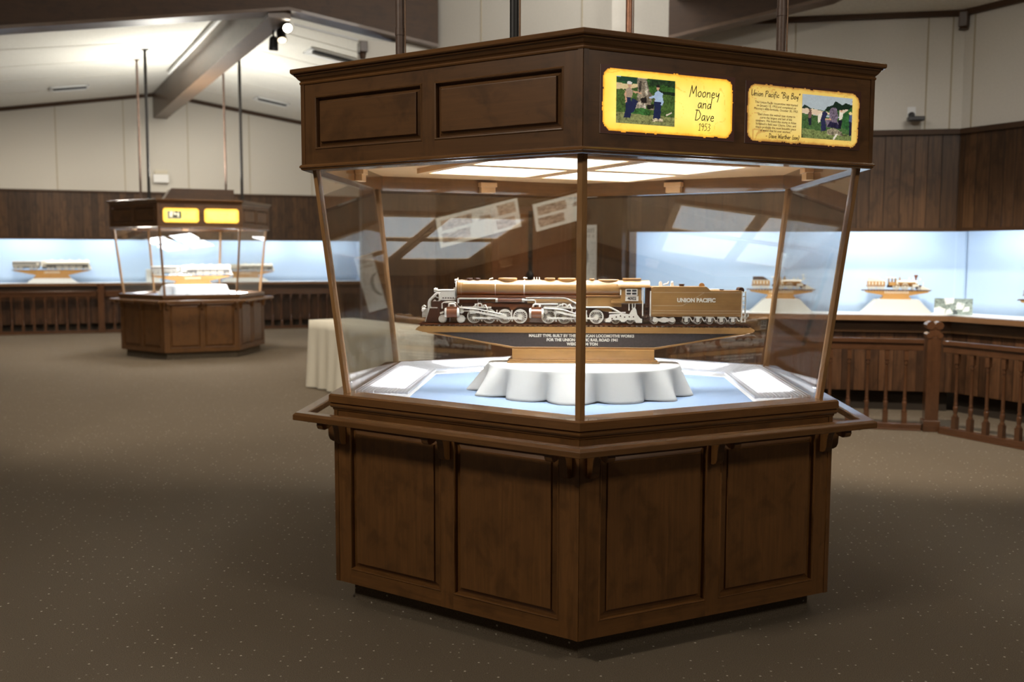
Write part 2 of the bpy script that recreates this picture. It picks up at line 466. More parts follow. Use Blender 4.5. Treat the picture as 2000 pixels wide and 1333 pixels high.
# ------------------------------------------------------------------ a hand-lettered stroke alphabet
ST = {
 'M': (0.72, [[(0, -.08), (.06, .5), (.1, 1.0), (.2, .55), (.3, .25), (.42, .7), (.5, .98), (.56, .5), (.62, 0)]]),
 'U': (0.62, [[(.02, 1), (.04, .45), (.12, .05), (.3, .03), (.44, .3), (.5, 1)], [(.48, .5), (.55, .02)]]),
 'P': (0.56, [[(.06, -.05), (.1, .95)], [(0, .85), (.2, 1.0), (.42, .92), (.44, .68), (.25, .5), (.1, .5)]]),
 'B': (0.56, [[(.06, 0), (.1, 1)], [(.1, 1), (.36, .98), (.4, .72), (.12, .55), (.42, .48), (.46, .15), (.25, 0), (.06, 0)]]),
 'D': (0.62, [[(.08, 0), (.12, 1)], [(0, .95), (.3, .95), (.5, .6), (.46, .25), (.25, .02), (.08, 0)]]),
 'W': (0.72, [[(0, 1), (.1, .4), (.16, 0), (.3, .6), (.34, .7), (.42, .2), (.48, 0), (.6, .6), (.66, 1)]]),
 'o': (0.42, [[(.2, .5), (.06, .4), (.03, .15), (.14, .0), (.28, .06), (.34, .3), (.26, .48), (.2, .5)]]),
 'n': (0.44, [[(.04, .5), (.06, 0)], [(.06, .3), (.16, .46), (.28, .46), (.32, .2), (.33, 0)]]),
 'e': (0.40, [[(.05, .25), (.3, .3), (.26, .46), (.14, .5), (.04, .3), (.06, .08), (.2, 0), (.33, .08)]]),
 'y': (0.44, [[(.03, .5), (.08, .2), (.2, .16), (.32, .5)], [(.32, .5), (.3, .0), (.24, -.35)]]),
 'a': (0.44, [[(.3, .48), (.12, .48), (.03, .25), (.08, .02), (.22, .06), (.3, .3), (.3, .48)], [(.3, .48), (.32, .15), (.38, 0)]]),
 'd': (0.46, [[(.3, .42), (.14, .46), (.03, .22), (.1, .0), (.24, .06), (.32, .3)], [(.36, 1.0), (.34, .4), (.35, 0)]]),
 'v': (0.40, [[(.02, .5), (.1, .2), (.15, 0), (.24, .3), (.32, .5)]]),
 'i': (0.22, [[(.08, .5), (.1, .15), (.15, 0)], [(.1, .72), (.12, .78)]]),
 'c': (0.38, [[(.3, .42), (.18, .5), (.05, .32), (.06, .08), (.2, 0), (.32, .1)]]),
 'f': (0.34, [[(.3, .9), (.2, 1.0), (.13, .75), (.12, .2), (.1, -.25)], [(0, .5), (.26, .52)]]),
 'g': (0.44, [[(.3, .45), (.12, .48), (.04, .25), (.12, .03), (.26, .12), (.3, .45)], [(.3, .45), (.28, -.2), (.15, -.35), (.03, -.25)]]),
 'r': (0.36, [[(.05, .5), (.07, 0)], [(.07, .3), (.16, .48), (.3, .46)]]),
 't': (0.32, [[(.14, .85), (.12, .2), (.18, 0), (.28, .05)], [(.02, .55), (.28, .57)]]),
 'h': (0.44, [[(.07, 1), (.05, 0)], [(.06, .3), (.18, .48), (.3, .42), (.32, 0)]]),
 's': (0.36, [[(.28, .45), (.14, .5), (.08, .38), (.24, .2), (.24, .05), (.08, 0), (.02, .08)]]),
 '1': (0.36, [[(.04, .78), (.18, 1), (.18, 0)], [(.05, 0), (.3, .0)]]),
 '9': (0.46, [[(.34, .8), (.2, 1), (.05, .85), (.08, .6), (.25, .55), (.34, .8)], [(.34, .8), (.32, .3), (.24, 0)]]),
 '5': (0.46, [[(.36, 1), (.1, 1), (.07, .58), (.25, .62), (.37, .4), (.28, .08), (.05, .02)]]),
 '3': (0.46, [[(.06, .92), (.25, 1), (.34, .8), (.16, .55), (.36, .4), (.3, .06), (.04, .04)]]),
 '"': (0.30, [[(.06, 1.02), (.04, .78)], [(.18, 1.04), (.16, .8)]]),
 '-': (0.42, [[(.05, .32), (.3, .35)]]),
 '(': (0.28, [[(.22, 1.0), (.08, .5), (.16, -.1)]]),
 ')': (0.28, [[(.04, 1.0), (.18, .5), (.06, -.1)]]),
 ' ': (0.30, []),
}
def script_text(mb, s, cx, cz, size, y, wd=0.06, slant=0.14, mat=0, ex=1.25):
    w = sum(ST[c][0] for c in s) * size * ex
    x = cx - w / 2
    for c in s:
        adv, strokes = ST[c]
        for st in strokes:
            pts = [Vector((x + (px * ex + slant * py) * size, y, cz + py * size)) for (px, py) in st]
            for a, b in zip(pts, pts[1:]):
                d = (b - a)
                if d.length < 1e-6: continue
                d.normalize()
                nrm = Vector((-d.z, 0, d.x)) * (wd * size / 2)
                a2 = a - d * wd * size * 0.3; b2 = b + d * wd * size * 0.3
                P = [a2 - nrm, b2 - nrm, b2 + nrm, a2 + nrm]
                P += [p + Vector((0, 0.0004, 0)) for p in P]
                mb.poly(P, [(0, 1, 2, 3), (7, 6, 5, 4), (0, 4, 5, 1), (1, 5, 6, 2), (2, 6, 7, 3), (3, 7, 4, 0)], (1, 0, 0), mat)
        x += adv * size * ex
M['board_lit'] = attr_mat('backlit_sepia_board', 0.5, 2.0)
M['ceil_seam'] = plain('ceiling_seam', (0.62, 0.60, 0.54, 1), 0.9)
M['beam_pale'] = wood_mat('pale_beam_wood', (0.13, 0.075, 0.042, 1), rough=0.4, blotch=0.2, grain=40, coat=0.1)  # ridge beam colour, also paints the lit undersides of the gable beams
M['ink_soft'] = plain('brown_ink', (0.10, 0.06, 0.03, 1), 0.7)
M['wood_base'] = wood_mat('reddish_cherry_wood', (0.145, 0.061, 0.0165, 1), rough=0.36, blotch=0.45, dark=0.3, light=1.6)
M['glass_far'] = glass_mat('far_case_glass', 0.035)
# ------------------------------------------------------------------ raised panels and face frames (face-local: x along, -y out, z up)
def raised_panel(mb, x0, x1, z0, z1, inset=0.040, mat=0, grain=(0, 0, 1), y=0.0):
    rings = [(0, 0.0), (0.004, 0.004), (0.008, 0.003), (0.012, -0.015), (0.0165, -0.015), (inset - 0.004, -0.007), (inset - 0.002, 0.001), (inset, 0.0015)]
    P = []
    for (i, d) in rings:
        P += [(x0 + i, y - d, z0 + i), (x1 - i, y - d, z0 + i), (x1 - i, y - d, z1 - i), (x0 + i, y - d, z1 - i)]
    off = (random.random() * 5, random.random() * 5)
    for k in range(len(rings) - 1):
        for s, g in ((0, (1, 0, 0)), (1, (0, 0, 1)), (2, (1, 0, 0)), (3, (0, 0, 1))):
            t = (s + 1) % 4
            mb.poly(P, [(4 * k + s, 4 * k + t, 4 * k + 4 + t, 4 * k + 4 + s)], g, mat, False, off)
    k = len(rings) - 1
    mb.poly(P, [(4 * k, 4 * k + 1, 4 * k + 2, 4 * k + 3)], grain, mat, False, (random.random() * 5, random.random() * 5))
    return mb

def face_frame(mb, L, z0, z1, openings, thick=0.022, mat=0):
    # stiles run full height, rails between them
    xs = [0.0]
    for (a, b, _, _) in openings: xs += [a, b]
    xs.append(L)
    for i in range(0, len(xs), 2):
        mb.box(xs[i], xs[i + 1], 0, thick, z0, z1, (0, 0, 1), mat)
    for (a, b, c, d) in openings:
        mb.box(a, b, 0, thick, z0, c, (1, 0, 0), mat)
        mb.box(a, b, 0, thick, d, z1, (1, 0, 0), mat)
    return mb

def hexpt(k, r, z=0.0, a0=-90):
    a = R(a0 + 60 * k)
    return Vector((r * cos(a), r * sin(a), z))

def build_case(root, rs, sign_edge, detail=True):
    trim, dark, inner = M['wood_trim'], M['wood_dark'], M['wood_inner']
    def hexprism(name, r, z0, z1, mat):
        mb = MB()
        P = [hexpt(k, r * rs, z) for z in (z0, z1) for k in range(6)]
        mb.poly(P, [tuple(range(5, -1, -1)), tuple(range(6, 12))] + [(k, (k + 1) % 6, 6 + (k + 1) % 6, 6 + k) for k in range(6)], (1, 0, 0))
        return mb.build(name, mat, root)
    hexprism('toe_kick', 1.139, 0.0, 0.102, M['carpet'])
    # base faces and canopy faces
    for kind in ('base', 'canopy'):
        wood = M['wood_base'] if kind == 'base' else M['wood']
        r = (1.221 if kind == 'base' else 1.344) * rs
        z0, z1 = (0.101, 0.86) if kind == 'base' else (1.890, 2.236)
        for k in range(6):
            A, B = hexpt(k, r), hexpt(k + 1, r)
            L = (B - A).length; q = L / (1.221 if kind == 'base' else 1.344)
            ang = R(30 + 60 * k)
            mb = MB()
            if kind == 'base':
                op = [(0.085 * q, 0.581 * q, 0.163, 0.800), (0.642 * q, 1.137 * q, 0.163, 0.800)]
            else:
                op = [(0.078 * q, 0.644 * q, 1.959, 2.177), (0.702 * q, 1.268 * q, 1.959, 2.177)]
            if kind == 'canopy' and k == sign_edge:
                op2 = []
                mb.box(0, L, 0, 0.022, z0, z1, (1, 0, 0))
            else:
                op2 = op
                face_frame(mb, L, z0, z1, op)
            f = mb.build(kind + '_face', wood, root, A, (0, 0, ang))
            for (a, b, c, d) in op2:
                pm = MB(); raised_panel(pm, a, b, c, d, 0.039 if kind == 'base' else 0.033, 0, (0, 0, 1) if kind == 'base' else (1, 0, 0))
                pm.build('raised_panel', wood, f)
            # thin corner strips at both ends of the face
            w = 0.020
            for xa in (0.0, L - w):
                cs = MB(); cs.box(xa, xa + w, -0.003, 0.0, z0, z1, (0, 0, 1)); cs.build('corner_strip', wood, f)
    # mouldings
    m = MB(); m.sweep_hex([(1.115, .930), (1.238, .930), (1.246, .924), (1.247, .894), (1.239, .891), (1.236, .888), (1.242, .884), (1.242, .878), (1.237, .871), (1.229, .868), (1.229, .863), (1.2225, .857), (1.115, .857)], rs=rs)
    m.build('base_moulding', trim, root)
    m = MB(); m.sweep_hex([(1.336, .827), (1.4025, .826), (1.4035, .829), (1.4035, .848), (1.400, .851), (1.390, .858), (1.340, .858), (1.334, .853)], rs=rs)
    m.build('handrail', trim, root, bevel=0.002)
    m = MB(); m.sweep_hex([(1.344, 2.226), (1.3495, 2.228), (1.352, 2.233), (1.350, 2.238), (1.346, 2.240), (1.350, 2.244), (1.357, 2.248), (1.366, 2.257), (1.371, 2.262), (1.3755, 2.262), (1.3765, 2.268), (1.386, 2.269), (1.3905, 2.273), (1.391, 2.285), (1.388, 2.288), (1.22, 2.288), (1.22, 2.226)], rs=rs)
    m.build('crown_moulding', trim, root)
    m = MB(); m.sweep_hex([(1.344, 1.903), (1.351, 1.900), (1.3575, 1.894), (1.3575, 1.888), (1.352, 1.886), (1.349, 1.880), (1.342, 1.877), (1.252, 1.877), (1.252, 1.962), (1.266, 1.962), (1.30, 1.903)], rs=rs)
    m.build('canopy_bottom_moulding', trim, root)
    hexprism('canopy_top', 1.24, 2.24, 2.27, dark)
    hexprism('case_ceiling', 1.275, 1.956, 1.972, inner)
    hexprism('case_deck', 1.14, 0.872, 0.885, M['blue_deck'])
    # brackets under the handrail
    pr = [(0, .826), (.140, .826), (.1425, .812), (.137, .799), (.124, .794), (.105, .797), (.085, .806), (.068, .809), (.053, .803), (.044, .787), (.039, .765), (.037, .737), (.031, .722), (.018, .714), (0, .713)]
    rb = 1.221 * rs
    proto = None
    for k in range(6):
        A, B = hexpt(k, rb), hexpt(k + 1, rb); L = (B - A).length
        ang = R(30 + 60 * k)
        for s in (0.048, L / 2, L - 0.048):
            pos = A + (B - A) * (s / L)
            if proto is None:
                mb = MB()
                for (xx, w) in ((0, 0.034),):
                    n = len(pr)
                    P = [Vector((x, -d, z)) for x in (-w / 2, w / 2) for (d, z) in pr]
                    mb.poly(P, [tuple(range(n)), tuple(range(2 * n - 1, n - 1, -1))] + [(i, n + i, n + (i + 1) % n, (i + 1) % n) for i in range(n)], (0, 0, 1))
                proto = mb.build('bracket', M['wood_base'], root, pos, (0, 0, ang), bevel=0.003)
            else:
                c = proto.copy(); COL.objects.link(c); c.parent = root; c.location = pos; c.rotation_euler = (0, 0, ang)
    # glass posts and panes
    zb, zt = 0.928, 1.885
    def ring(r, z, k, w, dep):
        V = hexpt(k, r * rs, z); a = (hexpt(k + 1, r * rs, z) - V).normalized(); b = (hexpt(k - 1, r * rs, z) - V).normalized()
        return [V, V + a * w, V + a * w * 0.55 - V.normalized().xyz * 0 + (Vector((-V.x, -V.y, 0)).normalized() * dep * 0.6), V + Vector((-V.x, -V.y, 0)).normalized() * dep, V + b * w * 0.55 + (Vector((-V.x, -V.y, 0)).normalized() * dep * 0.6), V + b * w]
    for k in range(6):
        P = ring(1.180, zb, k, 0.0205, 0.034) + ring(1.302, zt, k, 0.0205, 0.034)
        mb = MB(); mb.poly(P, [tuple(range(5, -1, -1)), tuple(range(6, 12))] + [(i, (i + 1) % 6, 6 + (i + 1) % 6, 6 + i) for i in range(6)], (0.1, 0, 1))
        mb.build('corner_post', M['wood_post'], root)
    for k in range(6):
        P = []
        for (r, z) in ((1.147, zb), (1.299, zt)):
            for dr in (0.0, 0.007):
                a, b = hexpt(k, (r) * rs - dr, z), hexpt(k + 1, r * rs - dr, z)
                d = (b - a).normalized()
                P += [a + d * 0.012, b - d * 0.012]
        mb = MB(); mb.poly(P, [(0, 1, 5, 4), (3, 2, 6, 7), (0, 2, 3, 1), (4, 5, 7, 6), (0, 4, 6, 2), (1, 3, 7, 5)], (0, 0, 1))
        mb.build('glass_pane', M['glass'] if detail else M['glass_far'], root)
    # louvred strips along the four back edges of the deck
    ri, ro, zi, zo = 0.885, 1.128, 0.8885, 0.913
    for k in (1, 2, 3, 4):
        A0, B0 = hexpt(k, ri * rs, zi), hexpt(k + 1, ri * rs, zi)
        A1, B1 = hexpt(k, ro * rs, zo), hexpt(k + 1, ro * rs, zo)
        mb = MB()
        dz = Vector((0, 0, -0.004))
        mb.poly([A0, B0, B1, A1, A0 + dz, B0 + dz, B1 + dz, A1 + dz], [(0, 1, 2, 3), (7, 6, 5, 4), (0, 4, 5, 1), (1, 5, 6, 2), (2, 6, 7, 3), (3, 7, 4, 0)], B0 - A0)
        pl = mb.build('deck_louver', M['white'], root)
        def q_(s, t, up=.0012):
            p = A0.lerp(B0, s).lerp(A1.lerp(B1, s), t); return p + Vector((0, 0, up))
        mb = MB(); mb.poly([q_(.13, .18), q_(.87, .18), q_(.87, .80), q_(.13, .80)] + [q_(.13, .18, .0002), q_(.87, .18, .0002), q_(.87, .80, .0002), q_(.13, .80, .0002)], [(0, 1, 2, 3), (7, 6, 5, 4), (0, 4, 5, 1), (1, 5, 6, 2), (2, 6, 7, 3), (3, 7, 4, 0)], B0 - A0)
        mb.build('lamp', M['deck_light'], pl)
        if not detail: continue
        mb = MB(); h = Vector((0, 0, 0.0095)); lift = Vector((0, 0, 0.0155))
        def strip(p, q, t=0.0006):
            d = (q - p); n_ = Vector((-d.y, d.x, 0)).normalized() * t
            P = [p - n_, q - n_, q + n_, p + n_]; P = [x + lift for x in P] + [x + lift + h for x in P]
            mb.poly(P, [(0, 1, 5, 4), (1, 2, 6, 5), (2, 3, 7, 6), (3, 0, 4, 7), (4, 5, 6, 7)], d)
        n = 15
        for i in range(n + 1):
            f = i / n
            strip(A0.lerp(A1, f), B0.lerp(B1, f))
        Lo = (B1 - A1).length; Li = (B0 - A0).length
        m_ = int(Lo / 0.0135)
        for i in range(1, m_):
            s = -Lo / 2 + Lo * i / m_
            f0 = max(0.0, (abs(s) - Li / 2) / (Lo / 2 - Li / 2))
            d = (B1 - A1).normalized(); mid0 = (A0 + B0) / 2; mid1 = (A1 + B1) / 2
            strip(mid0.lerp(mid1, f0) + d * s, mid1 + d * s)
        mb.build('louver_grid', M['silver'], pl)
    # four lay-in light panels in the case ceiling
    for i in (-1, 1):
        for j in (-1, 1):
            cx, cy, w, hgt = i * 0.3175 * rs, j * 0.27 * rs, 0.535 * rs, 0.455 * rs
            mb = MB(); mb.box(-w / 2, w / 2, -hgt / 2, hgt / 2, 1.9415, 1.9555)
            e1 = Vector((cos(R(30)), sin(R(30)), 0)); e2 = Vector((-sin(R(30)), cos(R(30)), 0))
            lp = mb.build('light_panel', M['panel_light'], root, e1 * cx + e2 * cy, (0, 0, R(30)))
            fr = MB(); b = 0.045 * rs
            fr.box(-w / 2 - b, w / 2 + b, -hgt / 2 - b, -hgt / 2, 1.9305, 1.956); fr.box(-w / 2 - b, w / 2 + b, hgt / 2, hgt / 2 + b, 1.9305, 1.956)
            fr.box(-w / 2 - b, -w / 2, -hgt / 2, hgt / 2, 1.9305, 1.956); fr.box(w / 2, w / 2 + b, -hgt / 2, hgt / 2, 1.9305, 1.956)
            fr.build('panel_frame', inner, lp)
            if detail:
                g = MB(); nx, ny = int(w / 0.0137), int(hgt / 0.0137)
                for a in range(1, nx):
                    x = -w / 2 + w * a / nx; g.box(x - 0.0006, x + 0.0006, -hgt / 2, hgt / 2, 1.9325, 1.9400)
                for a in range(1, ny):
                    y = -hgt / 2 + hgt * a / ny; g.box(-w / 2, w / 2, y - 0.0006, y + 0.0006, 1.9325, 1.9400)
                g.build('louver_grid', M['white'], lp)
    # small cleats that hold the tops of the panes
    ap = 1.252 * rs * cos(R(30))
    for k in range(6):
        a = R(-60 + 60 * k)
        mb = MB(); mb.box(-0.045, 0.045, 0.0, 0.034, 1.882, 1.915); mb.box(-0.052, 0.052, 0.0, 0.042, 1.915, 1.940)
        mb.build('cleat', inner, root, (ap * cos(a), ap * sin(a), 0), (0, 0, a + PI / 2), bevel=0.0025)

M['wood_post'] = wood_mat('post_wood', (0.32, 0.165, 0.062, 1), rough=0.38, blotch=0.15)

# ================================================================== main display case
PHI = R(0.23)
case = empty('display_case', (0, 0, 0), PHI)
tag(case, 'large six-sided glass display case in the foreground with panelled base and carved train inside', 'display case')
build_case(case, 1.0, 0, True)

def deform(fn):
    return fn
def G(r, g, b):
    c = srgb(r, g, b); return (c[0], c[1], c[2])
def lerp3(a, b, t):
    t = max(0.0, min(1.0, t)); return tuple(a[i] + (b[i] - a[i]) * t for i in range(3))

def parchment(bright, ragged=0.035, asp=2.4, border=True, seed=0):
    Y0, Y1, Y2 = (G(250, 228, 118), G(246, 208, 78), G(222, 146, 36)) if bright else (G(244, 218, 136), G(236, 198, 100), G(176, 118, 54))
    BR = G(46, 24, 16)
    def fn(u, v):
        x, y = u * asp, v
        e = min(x, asp - x, y, 1 - y)
        cx = min(x, asp - x); cy = min(y, 1 - y)
        rad = 0.16
        if cx < rad + 0.05 and cy < rad + 0.05:
            e = min(e, rad + 0.05 - math.hypot(rad + 0.05 - cx, rad + 0.05 - cy))
        e -= 0.042 if border else 0.0
        e += (vnoise(x * 12, y * 12, seed) - 0.5) * ragged + (vnoise(x * 38, y * 38, seed + 3) - 0.5) * ragged * 0.6
        if e < 0:
            return BR if border else (0.04, 0.025, 0.015)
        n = vnoise(x * 4, y * 4, seed + 5) * 0.6 + vnoise(x * 14, y * 14, seed + 8) * 0.4
        c = lerp3(Y2, Y1, e / 0.045) if e < 0.045 else lerp3(Y1, Y0, (e - 0.045) / 0.25)
        k = 0.9 + 0.2 * n
        c = tuple(min(1.0, ci * k) for ci in c)
        cr = abs(vnoise(x * 5 + 9, y * 5, seed + 11) - 0.5)
        if cr < 0.010 and e > 0.03: c = lerp3(c, Y2, 0.45)
        return c
    return fn

def picture(shapes, noise=0.18, seed=0, fx=60):
    def fn(u, v):
        c = (0.2, 0.2, 0.2)
        wx = u + (vnoise(u * 25, v * 25, seed + 1) - 0.5) * 0.012; wy = v + (vnoise(u * 25, v * 25, seed + 2) - 0.5) * 0.012
        tex = noise
        for sh in shapes:
            if inside(sh[0], wx, wy):
                c = sh[1]; tex = sh[2] if len(sh) > 2 else noise
        k = 1 + tex * 2 * (vnoise(u * fx, v * fx * 0.75, seed) - 0.5) + tex * 1.2 * (vnoise(u * fx * 0.3, v * fx * 0.3, seed + 7) - 0.5)
        return tuple(max(0.0, ci * k) for ci in c)
    return fn
def ell(cx, cy, rx, ry, n=14):
    return [(cx + rx * cos(2 * PI * i / n), cy + ry * sin(2 * PI * i / n)) for i in range(n)]
GR, GR2, DG = G(88, 112, 52), G(60, 88, 40), G(22, 42, 26)
NAVY, SKIN = G(28, 36, 72), G(206, 160, 130)
pic1 = [([(0, 0), (1, 0), (1, 1), (0, 1)], GR2, .5),
 ([(0, .86), (1, .80), (1, 1), (0, 1)], G(40, 84, 44), .4),
 ([(0, .98), (.08, 1), (0, 1)], G(196, 206, 224)), ([(.02, .9), (.4, .86), (.5, .98), (.1, 1.0)], G(26, 62, 44)),
 ([(0, .72), (.22, .74), (.42, .82), (.42, .88), (.2, .84), (0, .86)], G(220, 196, 150), .1),
 ([(.4, .95), (.55, .88), (.52, 1), (.34, 1)], G(224, 206, 160), .1),
 ([(.55, .70), (1, .66), (1, .98), (.5, .98)], G(52, 92, 36), .6), ([(.56, .84), (.8, .88), (1, .84), (1, .98), (.56, .98)], G(34, 58, 30), .6), ([(.7, .70), (1, .66), (1, .74), (.72, .76)], G(20, 36, 20), .5),
 ([(0, 0), (1, 0), (1, .2), (0, .24)], G(130, 134, 84), .5), ([(.0, .24), (1, .2), (1, .68), (0, .7)], G(70, 98, 44), .5),
 ([(.34, .98), (.5, .99), (.56, .72), (.62, .62), (.58, .46), (.66, .34), (.56, .33), (.5, .42), (.44, .30), (.30, .28), (.34, .5), (.36, .68)], G(128, 116, 98), .65),
 ([(.38, .92), (.41, .95), (.43, .6), (.38, .56)], G(62, 54, 46), .6), ([(.47, .95), (.50, .96), (.54, .66), (.49, .62)], G(176, 166, 148), .6), ([(.36, .66), (.42, .72), (.46, .42), (.38, .36)], G(150, 138, 118), .7), ([(.40, .56), (.5, .6), (.52, .48), (.42, .46)], G(28, 22, 20), .4), ([(.52, .44), (.64, .46), (.62, .36), (.52, .34)], G(24, 24, 22), .4), ([(.44, .42), (.49, .46), (.50, .30), (.45, .26)], G(206, 196, 180), .6), ([(.30, .42), (.4, .5), (.48, .36), (.44, .28), (.32, .28)], G(176, 164, 146), .6),
 ([(.62, .5), (.8, .48), (.78, .58), (.64, .60)], G(110, 96, 70), .5), ([(.24, .22), (.56, .2), (.58, .30), (.44, .36), (.26, .32)], G(56, 104, 48), .6),
 ([(.16, .56), (.24, .56), (.26, .30), (.24, .12), (.12, .12), (.16, .32)], NAVY, .15), ([(.26, .56), (.36, .5), (.3, .26), (.22, .2)], NAVY, .15),
 ([(.15, .56), (.26, .56), (.28, .70), (.22, .78), (.16, .74), (.13, .62)], G(170, 148, 128), .12), ([(.28, .72), (.42, .68), (.42, .66), (.28, .67)], SKIN, .1), ([(.14, .70), (.17, .66), (.18, .46), (.15, .44)], SKIN, .1),
 (ell(.22, .83, .032, .05), SKIN, .1), (ell(.215, .87, .042, .036), G(226, 222, 216), .1),
 ([(.64, .52), (.76, .52), (.76, .30), (.74, .14), (.62, .14), (.64, .3)], NAVY, .15),
 ([(.65, .52), (.76, .52), (.79, .70), (.70, .76), (.65, .70)], G(172, 196, 226), .1), ([(.66, .66), (.55, .60), (.55, .57), (.66, .60)], G(172, 196, 226), .1), ([(.77, .68), (.80, .54), (.78, .44), (.75, .46)], G(172, 196, 226), .1),
 (ell(.70, .81, .028, .045), SKIN, .1), (ell(.70, .855, .034, .03), G(30, 24, 24), .1),
 ([(.86, .22), (.95, .30), (.96, .33), (.84, .25)], G(226, 210, 190), .1), ([(.6, .08), (.8, .1), (.78, .16), (.62, .14)], G(206, 190, 160), .6)]
pic2 = [([(0, 0), (1, 0), (1, 1), (0, 1)], G(176, 188, 194), .05), ([(0, .60), (1, .52), (1, .72), (.7, .72), (.4, .66), (0, .70)], G(70, 100, 60), .3),
 ([(0, .70), (.05, .76), (.16, .70), (.2, .66), (0, .66)], G(34, 52, 42), .2), ([(.44, .68), (.5, .76), (.6, .80), (.66, .90), (.74, .86), (.8, .82), (.86, .88), (1, .84), (1, .72), (.5, .66)], G(24, 42, 30), .25),
 ([(0, .56), (.3, .54), (.56, .58), (.56, .62), (.2, .68), (0, .68)], G(224, 200, 172), .08), ([(.74, .70), (.92, .74), (.9, .70), (.8, .62), (.74, .64)], G(220, 200, 176), .08),
 ([(0, 0), (1, 0), (1, .56), (.6, .5), (0, .56)], G(70, 100, 56), .45), ([(0, 0), (1, 0), (1, .14), (0, .22)], G(116, 128, 76), .5), ([(.8, .6), (1, .8), (1, .2), (.8, .3)], G(50, 96, 52), .4),
 ([(.54, .66), (.60, .76), (.68, .74), (.72, .56), (.7, .44), (.76, .34), (.62, .28), (.5, .28), (.46, .4), (.54, .52)], G(112, 100, 116), .6),
 ([(.5, .3), (.76, .26), (.7, .4), (.56, .42)], G(40, 36, 62), .4), ([(.5, .12), (.82, .1), (.8, .2), (.62, .28), (.5, .22)], G(150, 140, 116), .6),
 ([(.12, .58), (.19, .58), (.18, .30), (.13, .30)], G(38, 40, 52), .2), ([(.12, .60), (.19, .6), (.18, .46), (.13, .46)], G(120, 90, 84), .2), (ell(.155, .64, .025, .035), G(120, 96, 80)),
 ([(.33, .54), (.40, .62), (.46, .66), (.5, .58), (.46, .46), (.48, .20), (.38, .18), (.38, .4)], G(44, 46, 78), .2), ([(.32, .56), (.40, .62), (.36, .40), (.32, .36)], G(230, 220, 200), .1), ([(.46, .44), (.58, .46), (.56, .50), (.46, .48)], SKIN),
 ([(.74, .66), (.82, .64), (.8, .50), (.74, .46)], G(228, 222, 204), .15), ([(.72, .46), (.8, .46), (.78, .26), (.73, .26)], G(26, 26, 40)), (ell(.78, .68, .02, .03), SKIN),
 ([(.94, .62), (1, .62), (1, .12), (.95, .12)], G(34, 36, 54), .2), ([(.95, .62), (1, .62), (1, .44), (.94, .46)], G(74, 92, 128), .1), (ell(.965, .645, .03, .04), G(226, 206, 150)),
 ([(.62, .0), (.68, .14), (.72, .14), (.66, 0)], G(230, 222, 206), .2)]

def sign(name, label, edge_loc, ang, s0, s1, z0, z1, bright):
    e = empty(name, edge_loc, ang)
    tag(e, label, 'sign', 'lit signs on the foreground display case')
    w, h = s1 - s0, z1 - z0
    Mx = Matrix.Translation((s0 + w / 2, -0.0006, (z0 + z1) / 2))
    sheet('parchment', w, h, 170, 70, parchment(bright, 0.02, w / h, True, 3 if bright else 9), M['sign_bright'] if bright else M['sign_dim'], e, Mx, 0.003)
    return e, s0 + w / 2, (z0 + z1) / 2
A = Matrix.Rotation(PHI, 4, 'Z') @ hexpt(0, 1.344)
ang = PHI + R(30)
e, cx, cz = sign('lit_sign', 'bright yellow lit sign with two standing people at a stump, lettered Mooney and Dave', A, ang, 0.066, 0.644, 1.949, 2.181, True)
sheet('printed_photo', 0.246, 0.160, 96, 64, picture(pic1, .2, 2), M['photo'], e, Matrix.Translation((0.253, -0.0038, 2.067)), 0.0006)
mb = MB()
for s, z, sz in (('Mooney', 2.100, 0.038), ('and', 2.060, 0.038), ('Dave', 2.016, 0.038), ('1953', 1.981, 0.025)):
    script_text(mb, s, 0.507, z, sz, -0.0050, 0.075)
mb.build('lettering', M['ink'], e)
e, cx, cz = sign('lit_sign', 'dimmer yellow lit sign with paragraphs of text and field photo, lettered Union Pacific Big Boy', A, ang, 0.695, 1.272, 1.948, 2.176, False)
sheet('printed_photo', 0.258, 0.165, 96, 64, picture(pic2, .2, 5), M['photo'], e, Matrix.Translation((1.097, -0.0038, 2.064)), 0.0006)
mb = MB()
script_text(mb, 'Union Pacific "Big Boy"', 0.838, 2.123, 0.0215, -0.0050, 0.10)
mb.build('lettering', M['ink'], e); mb = MB()
script_text(mb, '- Dave Warther (son)', 0.875, 1.972, 0.0165, -0.0050, 0.11)
mb.build('lettering', M['ink'], e)
FX = Matrix.Rotation(PI / 2, 4, 'X')
for i, s in enumerate(['This Union Pacific locomotive was started', 'on January 13, 1953 and completed on', "Mooney's 68th birthday, October 30, 1953.", '', '"Dad chose this walnut tree stump to', 'carve the largest and last of the', 'steamers. We found this stump in Atlee', "Schlabach's field near Charm, Ohio, and", 'this is probably the most beautiful piece', 'of wood that he ever worked."']):
    if s:
        text(s, 0.0122, 'text_line', M['ink_soft'], e, Matrix.Translation((0.842, -0.0048, 2.1005 - i * 0.0118 + (0.0035 if i > 3 else 0))) @ FX, 0.0002, offset=0.0)

